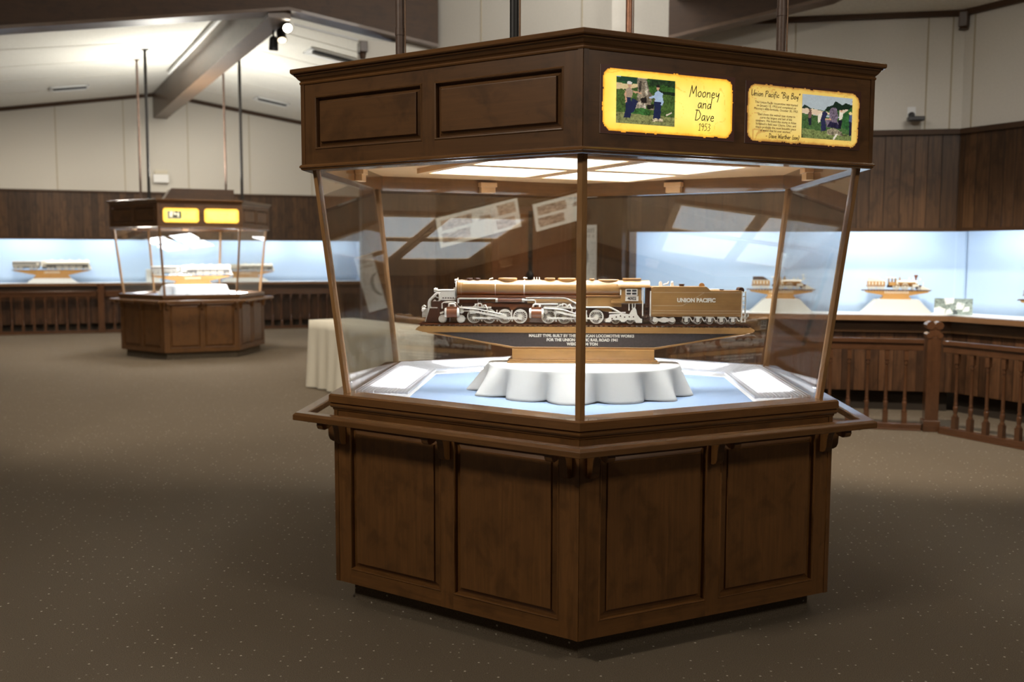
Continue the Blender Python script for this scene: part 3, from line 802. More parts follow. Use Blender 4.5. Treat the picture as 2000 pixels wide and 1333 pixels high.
# ================================================================== hanging pipes
def pipe(x, y, z0, z1, r, mat, label):
    e = empty('hanging_pipe', (x, y, z0))
    tag(e, label, 'pipe', 'pipes above the foreground display case')
    m = MB(); m.cyl((0, 0, 0), (0, 0, z1 - z0), r, n=20); m.build('tube', mat, e)
    m = MB(); m.cyl((0, 0, 0), (0, 0, 0.05), r * 1.14, n=20); m.cyl((0, 0, 0.30), (0, 0, 0.335), r * 1.12, n=20); m.build('coupling', mat, e)
    m = MB(); m.tube([(r * 1.25, -r * 0.3, 0.02), (r * 1.35, -r * 0.3, (z1 - z0) * 0.5), (r * 1.2, -r * 0.3, z1 - z0)], 0.004, 6); m.build('cable', M['sill'], e)
    return e
pipe(-0.885, 0.08, 2.29, 4.95, 0.0215, M['pipe'], 'left brown ceiling pipe above the foreground display case with pale cable')
pipe(-0.262, -0.875, 2.29, 4.95, 0.0175, M['iron'], 'dark nearly black ceiling pipe above the front corner of the foreground case')
pipe(0.26, 0.87, 2.29, 4.95, 0.0185, M['pipe_copper'], 'thin coppery ceiling pipe behind the front corner of the foreground case')
pipe(0.885, -0.205, 2.29, 4.95, 0.0200, M['pipe'], 'right brown ceiling pipe above the lit signs of the foreground case')

# ================================================================== the cloth-covered riser
def draped(name, label, cx, cy, ax, ay, ztop, zbot, flare, folds, amp, mat, parent_rot=0.0, seed=1, cat='tablecloth', group=None, power=1.0):
    rnd = random.Random(seed)
    N = folds * 16; T = 12
    mb = MB(); P = []
    ph = [rnd.uniform(-0.55, 0.55) for _ in range(folds)]
    am = [rnd.uniform(0.65, 1.3) for _ in range(folds)]
    def prof(t, i):
        th = 2 * PI * i / N
        q = th / (2 * PI) * folds
        k = int(math.floor(q)) % folds; f = q - math.floor(q)
        k2 = (k + 1) % folds
        fold = abs(math.sin(PI * (f + 0.16 * math.sin(2 * PI * f) * ph[k])))  # scalloped: round lobes with sharp valleys
        a = am[k] * (0.5 + 0.5 * math.cos(0)) 
        out = flare * t * (0.55 + 0.45 * fold * am[k]) + amp * t * (fold * am[k] - 0.45)
        sw = 0.045 * t * t * ph[k]
        x = (ax + out) * cos(th + sw * 0.6); y = (ay + out) * sin(th + sw * 0.6)
        return x, y, fold
    rows = []
    for t in (0.0, 0.35, 0.7, 0.9):
        rows.append([(ax * t * cos(2 * PI * i / N) * 0.985, ay * t * sin(2 * PI * i / N) * 0.985, ztop) for i in range(N)])
    rows.append([(ax * 0.993 * cos(2 * PI * i / N), ay * 0.993 * sin(2 * PI * i / N), ztop - 0.002) for i in range(N)])
    for j in range(T + 1):
        t = j / T
        z = ztop - 0.008 - (ztop - 0.008 - zbot) * t
        row = []
        for i in range(N):
            x, y, fo = prof(t, i)
            row.append((x, y, max(zbot, z + (0.006 * (1 - fo) if j == T else 0))))
        rows.append(row)
    for r in rows: P += r
    F = []
    for j in range(len(rows) - 1):
        for i in range(N):
            F.append((j * N + i, (j + 1) * N + i, (j + 1) * N + (i + 1) % N, j * N + (i + 1) % N))
    mb.poly(P, F, (1, 0, 0), 0, True)
    o = mb.build(name, mat, None, (cx, cy, 0), (0, 0, parent_rot))
    s = o.modifiers.new('thick', 'SOLIDIFY'); s.thickness = 0.002; s.offset = -1
    tag(o, label, cat, group)
    return o
draped('tablecloth', 'white scalloped tablecloth over the low oval riser inside the foreground case', 0.02, -0.125, 0.455, 0.372, 1.0220, 0.8865, 0.060, 13, 0.048, M['cloth'], 0.0, 5)
# ================================================================== the carved train in the foreground case
K = 0.002462
ZB = 1.2053
def U(u): return (u - 1143.0) * K
def V(v): return 1.534 - (v - 496.3) * K - ZB
TLOC, TROT, TS = (0.022, -0.100, 1.2063), R(1.7), 0.988
def tpart(parent, name, mat, fn, bevel=0.0, label=None):
    mb = MB(); fn(mb); o = mb.build(name, mat, parent, bevel=bevel)
    if label: o['label'] = label
    return o
IV, WA, WR, WD, EB = M['ivory'], M['walnut'], M['walnut_red'], M['walnut_dark'], M['ebony']

# ---- stand with track
st = empty('model_stand', TLOC, TROT)
st.scale = (TS, TS, TS)
tag(st, 'boat-shaped dark wooden stand with ivory lettering under the foreground train', 'stand')
yb = 0.055
tpart(st, 'top_board', WA, lambda m: m.prism([(U(817), V(640)), (U(822), V(636)), (U(1462), V(636)), (U(1468), V(640)), (U(1468), V(643)), (U(1454), V(647.5)), (U(832), V(647.5)), (U(815), V(643))], -yb - 0.004, yb + 0.004))
tpart(st, 'name_board', EB, lambda m: m.prism([(U(832), V(647.5)), (U(1454), V(647.5)), (U(1278), V(677)), (U(1008), V(677))], -yb, yb))
def edgebead(m):
    for s in (-1, 1):
        y = s * (yb + 0.001)
        for a, b in (((828, 646.6), (1460, 646.6)), ((838, 648.5), (1009, 676.2)), ((1009, 676.2), (1277, 676.2)), ((1277, 676.2), (1450, 648.5))):
            n = int(math.hypot(b[0] - a[0], b[1] - a[1]) / 3.2)
            for i in range(n):
                t0, t1 = i / n, (i + 0.8) / n
                p = Vector((U(a[0] + (b[0] - a[0]) * t0), y, V(a[1] + (b[1] - a[1]) * t0))); q = Vector((U(a[0] + (b[0] - a[0]) * t1), y, V(a[1] + (b[1] - a[1]) * t1)))
                m.cyl(p, q, 0.0030, n=6, caps=False)
tpart(st, 'rope_edging', WA, edgebead)
tpart(st, 'lower_edge', WA, lambda m: (m.prism([(U(1006), V(676.5)), (U(1280), V(676.5)), (U(1280), V(679.5)), (U(1006), V(679.5))], -yb - .006, yb + .006), m.prism([(U(820), V(645)), (U(832), V(645)), (U(1010), V(676)), (U(1006), V(679))], -yb - .003, yb + .003), m.prism([(U(1466), V(645)), (U(1454), V(645)), (U(1276), V(676)), (U(1280), V(679))], -yb - .003, yb + .003)))
tpart(st, 'block', WA, lambda m: m.box(U(1003.5), U(1277), -0.075, 0.075, V(699), V(679.3)), 0.002)
tpart(st, 'plinth_moulding', WA, lambda m: (m.box(U(994), U(1287), -0.092, 0.092, 1.0195 - ZB, V(702.5)), m.box(U(998), U(1283), -0.084, 0.084, V(702.5), V(699))), 0.002)
for i, (s, w) in enumerate((('MALLET TYPE. BUILT BY THE AMERICAN LOCOMOTIVE WORKS', 203), ('FOR THE UNION PACIFIC RAIL ROAD 1941', 137), ('WEIGHT 604 TON', 60))):
    o = text(s, 0.0185, 'lettering', M['label_white'], st, Matrix.Translation((U(1137 + (2 if i else 0)), -yb - 0.0006, V(653.3 + 8.0 * i))) @ FX, 0.0006, offset=0.0009, fit=w * K)
    o = text(s, 0.0185, 'lettering', M['label_white'], st, Matrix.Translation((U(1139), yb + 0.0006, V(653.3 + 8.0 * i))) @ Matrix.Rotation(PI, 4, 'Z') @ FX, 0.0006, offset=0.0009, fit=w * K)
tr_ = tpart(st, 'sleepers', WD, lambda m: [m.box(U(826 + 9.86 * i) - 0.0055, U(826 + 9.86 * i) + 0.0055, -0.050, 0.050, V(636), V(633.2)) for i in range(65)])
for s in (-1, 1):
    tpart(st, 'rail', WR, lambda m: (m.box(U(820), U(1462), s * 0.0335 - 0.0045, s * 0.0335 + 0.0045, V(633.2), V(632.4)), m.box(U(820), U(1462), s * 0.0335 - 0.0018, s * 0.0335 + 0.0018, V(632.4), V(630.2))))

# ---- wheels
def wheel_mesh(mb, r, spokes, w=0.010, hub=0.22, rim=0.16, flange=True, crank=0.0):
    # axle along y, centred
    mb.ring((0, 0, 0), (0, 1, 0), r * (1 - rim), r, w, 28)
    if flange: mb.ring((0, 0.004, 0), (0, 1, 0), r * (1 - rim), r * 1.0, 0.003, 28)
    mb.cyl((0, -w * 0.75, 0), (0, w * 0.6, 0), r * hub, n=14)
    for k in range(spokes):
        a = 2 * PI * k / spokes
        X = Matrix.Rotation(a, 4, 'Y')
        mb.box(r * hub * 0.8, r * (1 - rim * 0.7), -w * 0.28, w * 0.28, -r * 0.035, r * 0.035, None, 0, X)
    if crank > 0:
        mb.cyl((0, -w * 1.6, -crank), (0, 0, -crank), r * 0.13, n=10)
        a = Matrix.Rotation(R(180), 4, 'Y')
        mb.prism([(-r * .55, r * .62), (r * .55, r * .62), (r * .42, r * .8), (-r * .42, r * .8)], -w * 0.45, w * 0.3)
def put_wheels(parent, name, us, v, rpx, spokes, ys, crank=0.0, mat=None):
    mb = MB(); wheel_mesh(mb, rpx * K, spokes, crank=crank)
    me = None
    for u in us:
        for s in (-1, 1):
            if me is None:
                o = mb.build(name, mat or IV, parent); me = o.data
            else:
                o = bpy.data.objects.new(name, me); link(o, parent)
            o.location = (U(u), s * ys, V(v)); o.rotation_euler = (0, 0, 0 if s < 0 else PI)
# ---- locomotive
lo = empty('steam_locomotive', TLOC, TROT)
lo.scale = (TS, TS, TS)
tag(lo, 'carved walnut and ivory articulated steam locomotive on the foreground stand', 'model locomotive')
BZ, BR_ = V(562.5), 16.2 * K
tpart(lo, 'boiler', WA, lambda m: (m.cyl((U(906), 0, BZ), (U(1045), 0, BZ), BR_ * 0.985, n=40), m.cyl((U(1045), 0, BZ), (U(1213), 0, BZ), BR_ * 1.0, n=40)))
tpart(lo, 'smokebox', WA, lambda m: (m.cyl((U(897), 0, BZ), (U(907), 0, BZ), BR_ * 1.01, n=40), m.cyl((U(894), 0, BZ), (U(897), 0, BZ), BR_ * 0.86, BR_ * 1.0, n=40)))
tpart(lo, 'smokebox_door', IV, lambda m: (m.cyl((U(892), 0, BZ), (U(894), 0, BZ), BR_ * 0.62, n=24), m.ring((U(893.6), 0, BZ), (1, 0, 0), BR_ * .78, BR_ * .9, 0.004, 32)))
def rivets(m):
    for u in (903.5,):
        for i in range(44):
            a = 2 * PI * i / 44
            m.sphere((U(u), BR_ * 1.01 * cos(a), BZ + BR_ * 1.01 * sin(a)), .0011, .0011, .0011, 6, 4)
    for u in (1146, 1148):
        for s in (-1, 1):
            for i in range(9): m.sphere((U(u), s * 0.0445, V(577 + 2.4 * i)), .001, .001, .001, 6, 4)
tpart(lo, 'rivets', IV, rivets)
tpart(lo, 'headlight', IV, lambda m: (m.cyl((U(890), 0, V(549)), (U(896), 0, V(549)), .010, .012, n=18), m.box(U(893), U(899), -.006, .006, V(556), V(550)), m.tube([(U(896), 0, V(546)), (U(896), 0, V(542))], .003)))
tpart(lo, 'number_bracket', IV, lambda m: (m.box(U(897), U(910), -.016, .016, V(549), V(546.8)), m.box(U(894), U(897), -.02, .02, V(555), V(551))))
for u in (919, 934):
    tpart(lo, 'smokestack', WD, lambda m: m.lathe([(.0155, V(549)), (.0140, V(547)), (.0128, V(545.5)), (.0150, V(543.4)), (.0135, V(543)), (.009, V(545))], 20, Matrix.Translation((U(u), 0, 0))))
def dome(u0, u1, v0, v1, w=0.030):
    def f(m):
        L = (U(u1) - U(u0)) / 2; c = (U(u0) + U(u1)) / 2; zt, zb2 = V(v0), V(v1)
        # boat-shaped saddle, flat on top
        rows = []; n = 20
        for k, (q, fz) in enumerate(((0.0, 0), (0.55, 0.03), (0.85, .22), (0.97, .5), (1.0, .8), (0.97, .95), (0.9, 1.0))):
            rows.append([(c + L * q * cos(2 * PI * i / n), w * q * sin(2 * PI * i / n), zb2 + (zt - zb2) * fz) for i in range(n)])
        P = [p for r in rows for p in r]
        F = [(j * n + i, j * n + (i + 1) % n, (j + 1) * n + (i + 1) % n, (j + 1) * n + i) for j in range(len(rows) - 1) for i in range(n)] + [tuple(range((len(rows) - 1) * n, len(rows) * n))]
        m.poly(P, F, (1, 0, 0), 0, True)
    return f
tpart(lo, 'sand_dome', WA, dome(975, 1012, 542, 553))
tpart(lo, 'steam_dome', WA, dome(1065, 1086, 542, 549, .022))
tpart(lo, 'sand_dome', WA, dome(1091, 1127, 542, 554))
tpart(lo, 'steam_dome', WA, dome(1152, 1163, 543, 549, .018))
tpart(lo, 'boiler_saddle', WA, dome(1169, 1210, 544.5, 552, .030))
tpart(lo, 'safety_valve', IV, lambda m: [m.lathe([(.0028, V(546)), (.0036, V(544.5)), (.002, V(543)), (.003, V(541.8)), (.0012, V(540.8))], 10, Matrix.Translation((U(u), 0, 0))) for u in (1045, 1050, 1055)] + [m.box(U(1041), U(1059), -.006, .006, V(547.5), V(545.4))])
tpart(lo, 'whistle', IV, lambda m: (m.tube([(U(956), -.004, V(548)), (U(959), -.004, V(544.5)), (U(965), -.004, V(543))], .0028), m.sphere((U(963), -.004, V(543.8)), .006, .003, .0025)))
tpart(lo, 'bell', IV, lambda m: (m.sphere((U(1026), 0, V(542.6)), .006, .006, .005), m.tube([(U(1026), 0, V(548)), (U(1027), 0, V(541))], .0022), m.sphere((U(1030), 0, V(542.5)), .004, .003, .003)))
tpart(lo, 'boiler_band', IV, lambda m: (m.ring((U(970), 0, BZ), (1, 0, 0), BR_ * .98, BR_ * 1.012, .003, 40), m.ring((U(1026), 0, BZ), (1, 0, 0), BR_ * .98, BR_ * 1.035, .0062, 40)))
tpart(lo, 'running_board', WR, lambda m: (m.box(U(896), U(1148), -.046, .046, V(580.5), V(576.3)), m.box(U(897), U(1212), -.0475, .0475, V(577.2), V(576.2))), .001)
for s in (-1, 1):
    y = s * .0425
    tpart(lo, 'handrail', IV, lambda m: m.tube([(U(908), s * .0405, V(553.5)), (U(1126), s * .0405, V(553.0))], .0014, 6))
    tpart(lo, 'air_reservoir', WR, lambda m: m.cyl((U(975), s * .036, V(584.5)), (U(1022), s * .036, V(584.5)), 4.0 * K, n=18))
    tpart(lo, 'reservoir_cap', IV, lambda m: (m.cyl((U(970.5), s * .036, V(584.5)), (U(975), s * .036, V(584.5)), 4.6 * K, n=18), m.cyl((U(1022), s * .036, V(584.5)), (U(1026.5), s * .036, V(584.5)), 4.6 * K, n=18)))
    tpart(lo, 'air_reservoir', WA, lambda m: (m.cyl((U(1032), s * .030, V(585.5)), (U(1127), s * .030, V(585.5)), 6.2 * K, n=20)))
    tpart(lo, 'steam_pipe', IV, lambda m: m.tube([(U(898), y, V(591)), (U(898), y, V(582.6)), (U(901), y, V(582)), (U(970), y, V(582))], .0042, 8))
    tpart(lo, 'steam_pipe', IV, lambda m: m.tube([(U(1026.5), y, V(585)), (U(1045), y, V(585)), (U(1048), y, V(586)), (U(1048), y, V(592)), (U(1052), y, V(592.6)), (U(1092), y, V(592.6))], .0040, 8))
    tpart(lo, 'injector_pipe', IV, lambda m: m.tube([(U(1029), y, V(579.8)), (U(1102), y, V(579.8)), (U(1107), y, V(580.6)), (U(1127), y, V(591)), (U(1131), y, V(598)), (U(1145), y, V(598)), (U(1190), y, V(598)), (U(1197), y, V(600.5)), (U(1215), y, V(610))], .0044, 8))
    # cylinders, valve chests, rods
    for u0, u1 in ((876, 896.5), (1040, 1060)):
        cz = V(610)
        tpart(lo, 'cylinder', WR, lambda m: (m.cyl((U(u0), s * .041, cz), (U(u1), s * .041, cz), 11.4 * K * .86, n=24), m.box(U(u0), U(u1), s * .041 - .014, s * .041 + .018, V(604), V(598))), .001)
        tpart(lo, 'cylinder_head', IV, lambda m: (m.cyl((U(u0 - 4), s * .041, cz), (U(u0), s * .041, cz), 9.0 * K, 10.4 * K, n=22), m.cyl((U(u1), s * .041, cz), (U(u1 + 4), s * .041, cz), 10.4 * K, 8.2 * K, n=22), m.sphere((U(u1 + 8), s * .041, V(606)), .012, .010, .014)))
        tpart(lo, 'valve_chest', IV, lambda m: m.tube([(U(u0 + 4), s * .046, V(598)), (U(u0 + 4.5), s * .046, V(594)), (U(u0 + 7), s * .046, V(592.8)), (U(u0 + 13), s * .046, V(592.8)), (U(u0 + 15.5), s * .046, V(594)), (U(u0 + 16), s * .046, V(598))], .0052, 8))
        tpart(lo, 'guide_bars', IV, lambda m: (m.box(U(u1 + 3), U(u1 + 36), s * .044 - .003, s * .044 + .003, V(607.5), V(605)), m.box(U(u1 + 3), U(u1 + 36), s * .044 - .003, s * .044 + .003, V(601.5), V(599)), m.box(U(u1 + 24), U(u1 + 36), s * .047 - .004, s * .047 + .004, V(612), V(600)), m.box(U(u1 + 34), U(u1 + 37), s * .044 - .006, s * .044 + .004, V(610), V(592))), .0006)
        w1 = 929 if u0 < 900 else 1073
        wl = 1018.6 if u0 < 900 else 1166
        w3 = 988.6 if u0 < 900 else 1135
        tpart(lo, 'main_rod', IV, lambda m: m.prism([(U(u1 + 28), V(604.5)), (U(u1 + 28), V(608)), (U(w3), V(620)), (U(w3 + 2), V(615.5))], s * .0545 - .0022, s * .0545 + .0022))
        tpart(lo, 'side_rod', IV, lambda m: (m.box(U(w1), U(wl), s * .0515 - .002, s * .0515 + .002, V(621.3), V(617.7)), *[m.cyl((U(q), s * .0515 - .004, V(619.5)), (U(q), s * .0515 + .004, V(619.5)), .0075, n=14) for q in (w1, w1 + 29.7, w3, wl)]), .0005)
        tpart(lo, 'valve_gear', IV, lambda m: (m.tube([(U(u1 + 6), s * .0525, V(600)), (U(u1 + 42), s * .0525, V(603)), (U(w3 - 2), s * .0525, V(613))], .003), m.tube([(U(u1 + 30), s * .051, V(598.5)), (U(u1 + 42), s * .051, V(590))], .0016), m.ring((U(u1 + 44), s * .050, V(595.5)), (0, 1, 0), .0075, .0125, .006, 18), m.tube([(U(u1 + 50), s * .050, V(600)), (U(u1 + 52), s * .050, V(594.5)), (U(u1 + 55), s * .050, V(594.5)), (U(u1 + 57), s * .050, V(600))], .0034), m.box(U(u1 + 4), U(u1 + 66), s * .048 - .003, s * .048 + .003, V(601), V(597.6)), m.tube([(U(u1 + 58), s * .0535, V(600)), (U(u1 + 60), s * .0535, V(612)), (U(w3), s * .0535, V(616))], .0024)))
        tpart(lo, 'brake_rigging', IV, lambda m: [m.prism([(U(q), V(604)), (U(q + 2.2), V(604)), (U(q + 1.6), V(612)), (U(q + 3), V(626)), (U(q + .4), V(626)), (U(q - .6), V(612))], s * .047 - .003, s * .047 + .003) for q in (w1 + 13.5, w1 + 43.5, w1 + 72.5)])
put_wheels(lo, 'driving_wheel', [929, 958.4, 988.6, 1018.6], 616.4, 13.8, 18, .036, .009)
put_wheels(lo, 'driving_wheel', [1073, 1104, 1135, 1166], 616.4, 13.8, 18, .036, .009)
put_wheels(lo, 'pilot_wheel', [867.5, 903], 622.0, 8.0, 10, .036)
put_wheels(lo, 'trailing_wheel', [1203, 1231], 622.0, 8.0, 10, .036)
def discs(us, r, v):
    def f(m):
        for u in us:
            for s in (-1, 1): m.cyl((U(u), s * .042, V(v)), (U(u), s * .045, V(v)), r * K, n=20)
    return f
tpart(lo, 'wheel_cover', IV, discs((867.5, 903), 6.4, 622))
tpart(lo, 'frame', WD, lambda m: (m.box(U(862), U(1254), -.024, .024, V(620), V(600)), m.box(U(905), U(1050), -.030, .030, V(600), V(590)), m.box(U(845), U(880), -.028, .028, V(628), V(592))))
tpart(lo, 'boiler_support', WR, lambda m: (m.prism([(U(930), V(590)), (U(1050), V(594)), (U(1040), V(600)), (U(1014), V(598)), (U(1002), V(606)), (U(996), V(598)), (U(938), V(598))], -.032, .032), m.box(U(894), U(935), -.030, .030, V(592), V(580))))
tpart(lo, 'firebox', WA, lambda m: (m.box(U(1145), U(1214), -.0435, .0435, V(597), V(575)), m.prism([(U(1150), V(597)), (U(1208), V(597)), (U(1200), V(609)), (U(1180), V(606)), (U(1160), V(599))], -.034, .034)), .0015)
tpart(lo, 'ash_pan', WD, lambda m: m.box(U(1196), U(1260), -.036, .036, V(612), V(592)))
# front end
tpart(lo, 'pump_shield', IV, lambda m: (m.box(U(863), U(891), -.031, .031, V(586), V(566.5)), m.box(U(862), U(892.5), -.033, .033, V(568), V(565.4)), m.cyl((U(855), 0, V(568)), (U(863), 0, V(568)), .007, n=14), m.box(U(888), U(894), -.018, .018, V(582), V(562))), .0012)
tpart(lo, 'shield_detail', WD, lambda m: [m.box(U(867 + 5 * i), U(869.5 + 5 * i), s * .0318 - .0008, s * .0318 + .0008, V(582.5), V(580.5)) for i in range(5) for s in (-1, 1)])
tpart(lo, 'headlamp', IV, lambda m: (m.cyl((U(849), 0, V(567)), (U(856), 0, V(567)), .009, .011, n=16), m.sphere((U(852), 0, V(563.5)), .005, .005, .004)))
for s in (-1, 1):
    tpart(lo, 'front_railing', IV, lambda m: (m.tube([(U(839.5), s * .028, V(612)), (U(839.5), s * .028, V(591)), (U(841), s * .028, V(586)), (U(853.5), s * .028, V(573.5)), (U(857), s * .028, V(572)), (U(860), s * .028, V(573)), (U(861), s * .028, V(577)), (U(861), s * .028, V(587))], .0046, 8),
        m.tube([(U(842), s * .030, V(599)), (U(842), s * .030, V(615))], .003, 6), m.tube([(U(842), s * .030, V(601)), (U(857), s * .030, V(601))], .003, 6), m.tube([(U(842), s * .030, V(608)), (U(854), s * .030, V(608))], .003, 6),
        m.tube([(U(866), s * .030, V(602)), (U(866), s * .030, V(592)), (U(870), s * .030, V(590)), (U(888), s * .030, V(590))], .0034, 6)))
    tpart(lo, 'front_step', IV, lambda m: m.prism([(U(833), V(621)), (U(836), V(624)), (U(869), V(611)), (U(869), V(607))], s * .030 - .003, s * .030 + .003))
tpart(lo, 'pilot', WD, lambda m: (m.prism([(U(834), V(628)), (U(842), V(602)), (U(860), V(602)), (U(866), V(628))], -.036, .036), m.box(U(846), U(872), -.030, .030, V(602), V(588))), .001)
tpart(lo, 'pilot_slats', IV, lambda m: [m.prism([(U(832.2), V(628)), (U(839), V(606)), (U(840.6), V(606)), (U(834), V(628))], -.034 + .0115 * i, -.030 + .0115 * i) for i in range(7)])
tpart(lo, 'coupler', IV, lambda m: (m.sphere((U(829), 0, V(606)), .012, .014, .013), m.sphere((U(830), 0, V(615)), .012, .012, .012), m.box(U(826), U(840), -.010, .010, V(620), V(603)), m.tube([(U(832), .012, V(600)), (U(829), .012, V(597)), (U(824.5), .012, V(602))], .004)), .001)
tpart(lo, 'front_figurework', IV, lambda m: (m.sphere((U(851), -.014, V(590)), .008, .007, .012), m.tube([(U(846), -.016, V(597)), (U(856), -.016, V(594)), (U(860), -.016, V(586))], .004), m.tube([(U(847), -.014, V(583)), (U(852), -.014, V(579)), (U(858), -.014, V(582))], .003)))
# cab
tpart(lo, 'cab', WA, lambda m: (m.box(U(1212), U(1252), -.050, .050, V(588.5), V(558)), m.box(U(1194), U(1256), -.050, .050, V(590), V(586)), m.prism([(U(1194), V(586)), (U(1212), V(586)), (U(1212), V(581)), (U(1196), V(583.5))], -.048, .048)), .001)
def roof(m):
    n = 14; P = []
    for x in (U(1206.5), U(1268)):
        for i in range(n + 1):
            a = PI * i / n
            P.append((x, .056 * cos(a), V(559.5) + .033 * sin(a)))
        for i in range(n, -1, -1):
            a = PI * i / n
            P.append((x, .052 * cos(a), V(559.5) + .029 * sin(a)))
    m_ = 2 * (n + 1)
    F = [(i, (i + 1) % m_, m_ + (i + 1) % m_, m_ + i) for i in range(m_)] + [(i, i + 1, m_ - 2 - i, m_ - 1 - i) for i in range(n)] + [(m_ + i + 1, m_ + i, 2 * m_ - 1 - i, 2 * m_ - 2 - i) for i in range(n)]
    m.poly(P, F, (1, 0, 0), 0, False)
tpart(lo, 'cab_roof', WA, roof)
tpart(lo, 'roof_hatch', WA, lambda m: m.box(U(1217), U(1252), -.022, .022, V(545.6), V(542.2)), .001)
for s in (-1, 1):
    tpart(lo, 'cab_window', IV, lambda m: [m.box(a, b, s * .0525 - .0018, s * .0525 + .0018, c, d) for (a, b, c, d) in ((U(1221), U(1223), V(575), V(562)), (U(1242), U(1244), V(575), V(562)), (U(1231.6), U(1233.4), V(575), V(562)), (U(1221), U(1244), V(563.6), V(562)), (U(1221), U(1244), V(569.2), V(567.6)), (U(1221), U(1244), V(575), V(573.2)))])
    tpart(lo, 'window_glass', M['black'], lambda m: m.box(U(1222), U(1243), s * .0512 - .0008, s * .0512 + .0008, V(574), V(563)))
    pl = tpart(lo, 'number_plate', IV, lambda m: m.box(U(1221), U(1246), s * .0515 - .0016, s * .0515 + .0016, V(585.4), V(576)), .0006)
    text('4002', .0205, 'numerals', M['ink'], pl, Matrix.Translation((U(1233.5), s * .0535, V(580.7))) @ (FX if s < 0 else Matrix.Rotation(PI, 4, 'Z') @ FX), .0004, offset=.0008, sx=1.02)
    tpart(lo, 'cab_handrail', IV, lambda m: (m.tube([(U(1254.5), s * .050, V(562)), (U(1254.5), s * .050, V(614))], .0030, 8), m.tube([(U(1212), s * .051, V(564)), (U(1212), s * .051, V(574))], .0028, 6), m.tube([(U(1228.5), s * .046, V(590)), (U(1228.5), s * .046, V(604))], .0030, 6), m.tube([(U(1235), s * .046, V(590)), (U(1235), s * .046, V(600))], .0030, 6), m.tube([(U(1240), s * .046, V(590)), (U(1240), s * .046, V(598))], .0026, 6)))
    tpart(lo, 'trailing_truck', IV, lambda m: (m.prism([(U(1183), V(626.5)), (U(1183), V(621)), (U(1190), V(618)), (U(1191), V(612)), (U(1215), V(609.5)), (U(1229), V(611)), (U(1234), V(602)), (U(1239), V(597)), (U(1242), V(602)), (U(1244), V(611)), (U(1250), V(619)), (U(1253.5), V(620)), (U(1253.5), V(627.5)), (U(1242), V(627.5)), (U(1240), V(622)), (U(1224), V(622)), (U(1220), V(626)), (U(1214), V(626)), (U(1210), V(622)), (U(1196), V(622)), (U(1192), V(626.5))], s * .047 - .004, s * .047 + .004), m.box(U(1190), U(1222), s * .044 - .003, s * .044 + .003, V(609), V(606.8))))
    tpart(lo, 'truck_bosses', WD, lambda m: [m.cyl((U(u), s * .0512 - .0006, V(v)), (U(u), s * .0512 + .0006, V(v)), .0035, n=10) for (u, v) in ((1196, 619.5), (1204, 616.5), (1212, 614.5), (1220, 616.5), (1229, 616), (1237, 616))])

# ---- tender
te = empty('tender', TLOC, TROT)
te.scale = (TS, TS, TS)
tag(te, 'carved walnut tender with ivory UNION PACIFIC lettering and white ladder behind the locomotive', 'model tender')
tpart(te, 'tank', WA, lambda m: m.prism([(U(1270), V(612)), (U(1270), V(562)), (U(1271.5), V(559)), (U(1275), V(557.5)), (U(1376), V(557.5)), (U(1384), V(564.8)), (U(1443), V(564.8)), (U(1443), V(612))], -.051, .051), .0015)
tpart(te, 'underframe', WA, lambda m: m.box(U(1269), U(1444), -.047, .047, V(615.5), V(611)), .001)
def riv(m):
    for s in (-1, 1):
        for a, b in (((1273, 568.6), (1441, 568.6)), ((1273, 603.6), (1441, 603.6)), ((1273, 594), (1330, 594)), ((1330, 594), (1371, 569)), ((1273, 608.3), (1441, 608.3))):
            n = int(math.hypot(b[0] - a[0], b[1] - a[1]) / 2.3)
            for i in range(n):
                t = (i + .5) / n; u = a[0] + (b[0] - a[0]) * t; v = a[1] + (b[1] - a[1]) * t
                x, z = U(u), V(v); q = .0011
                m.box(x - q, x + q, s * .0512 - .0008, s * .0512 + .0008, z - q * .8, z + q * .8)
tpart(te, 'rivets', IV, riv)
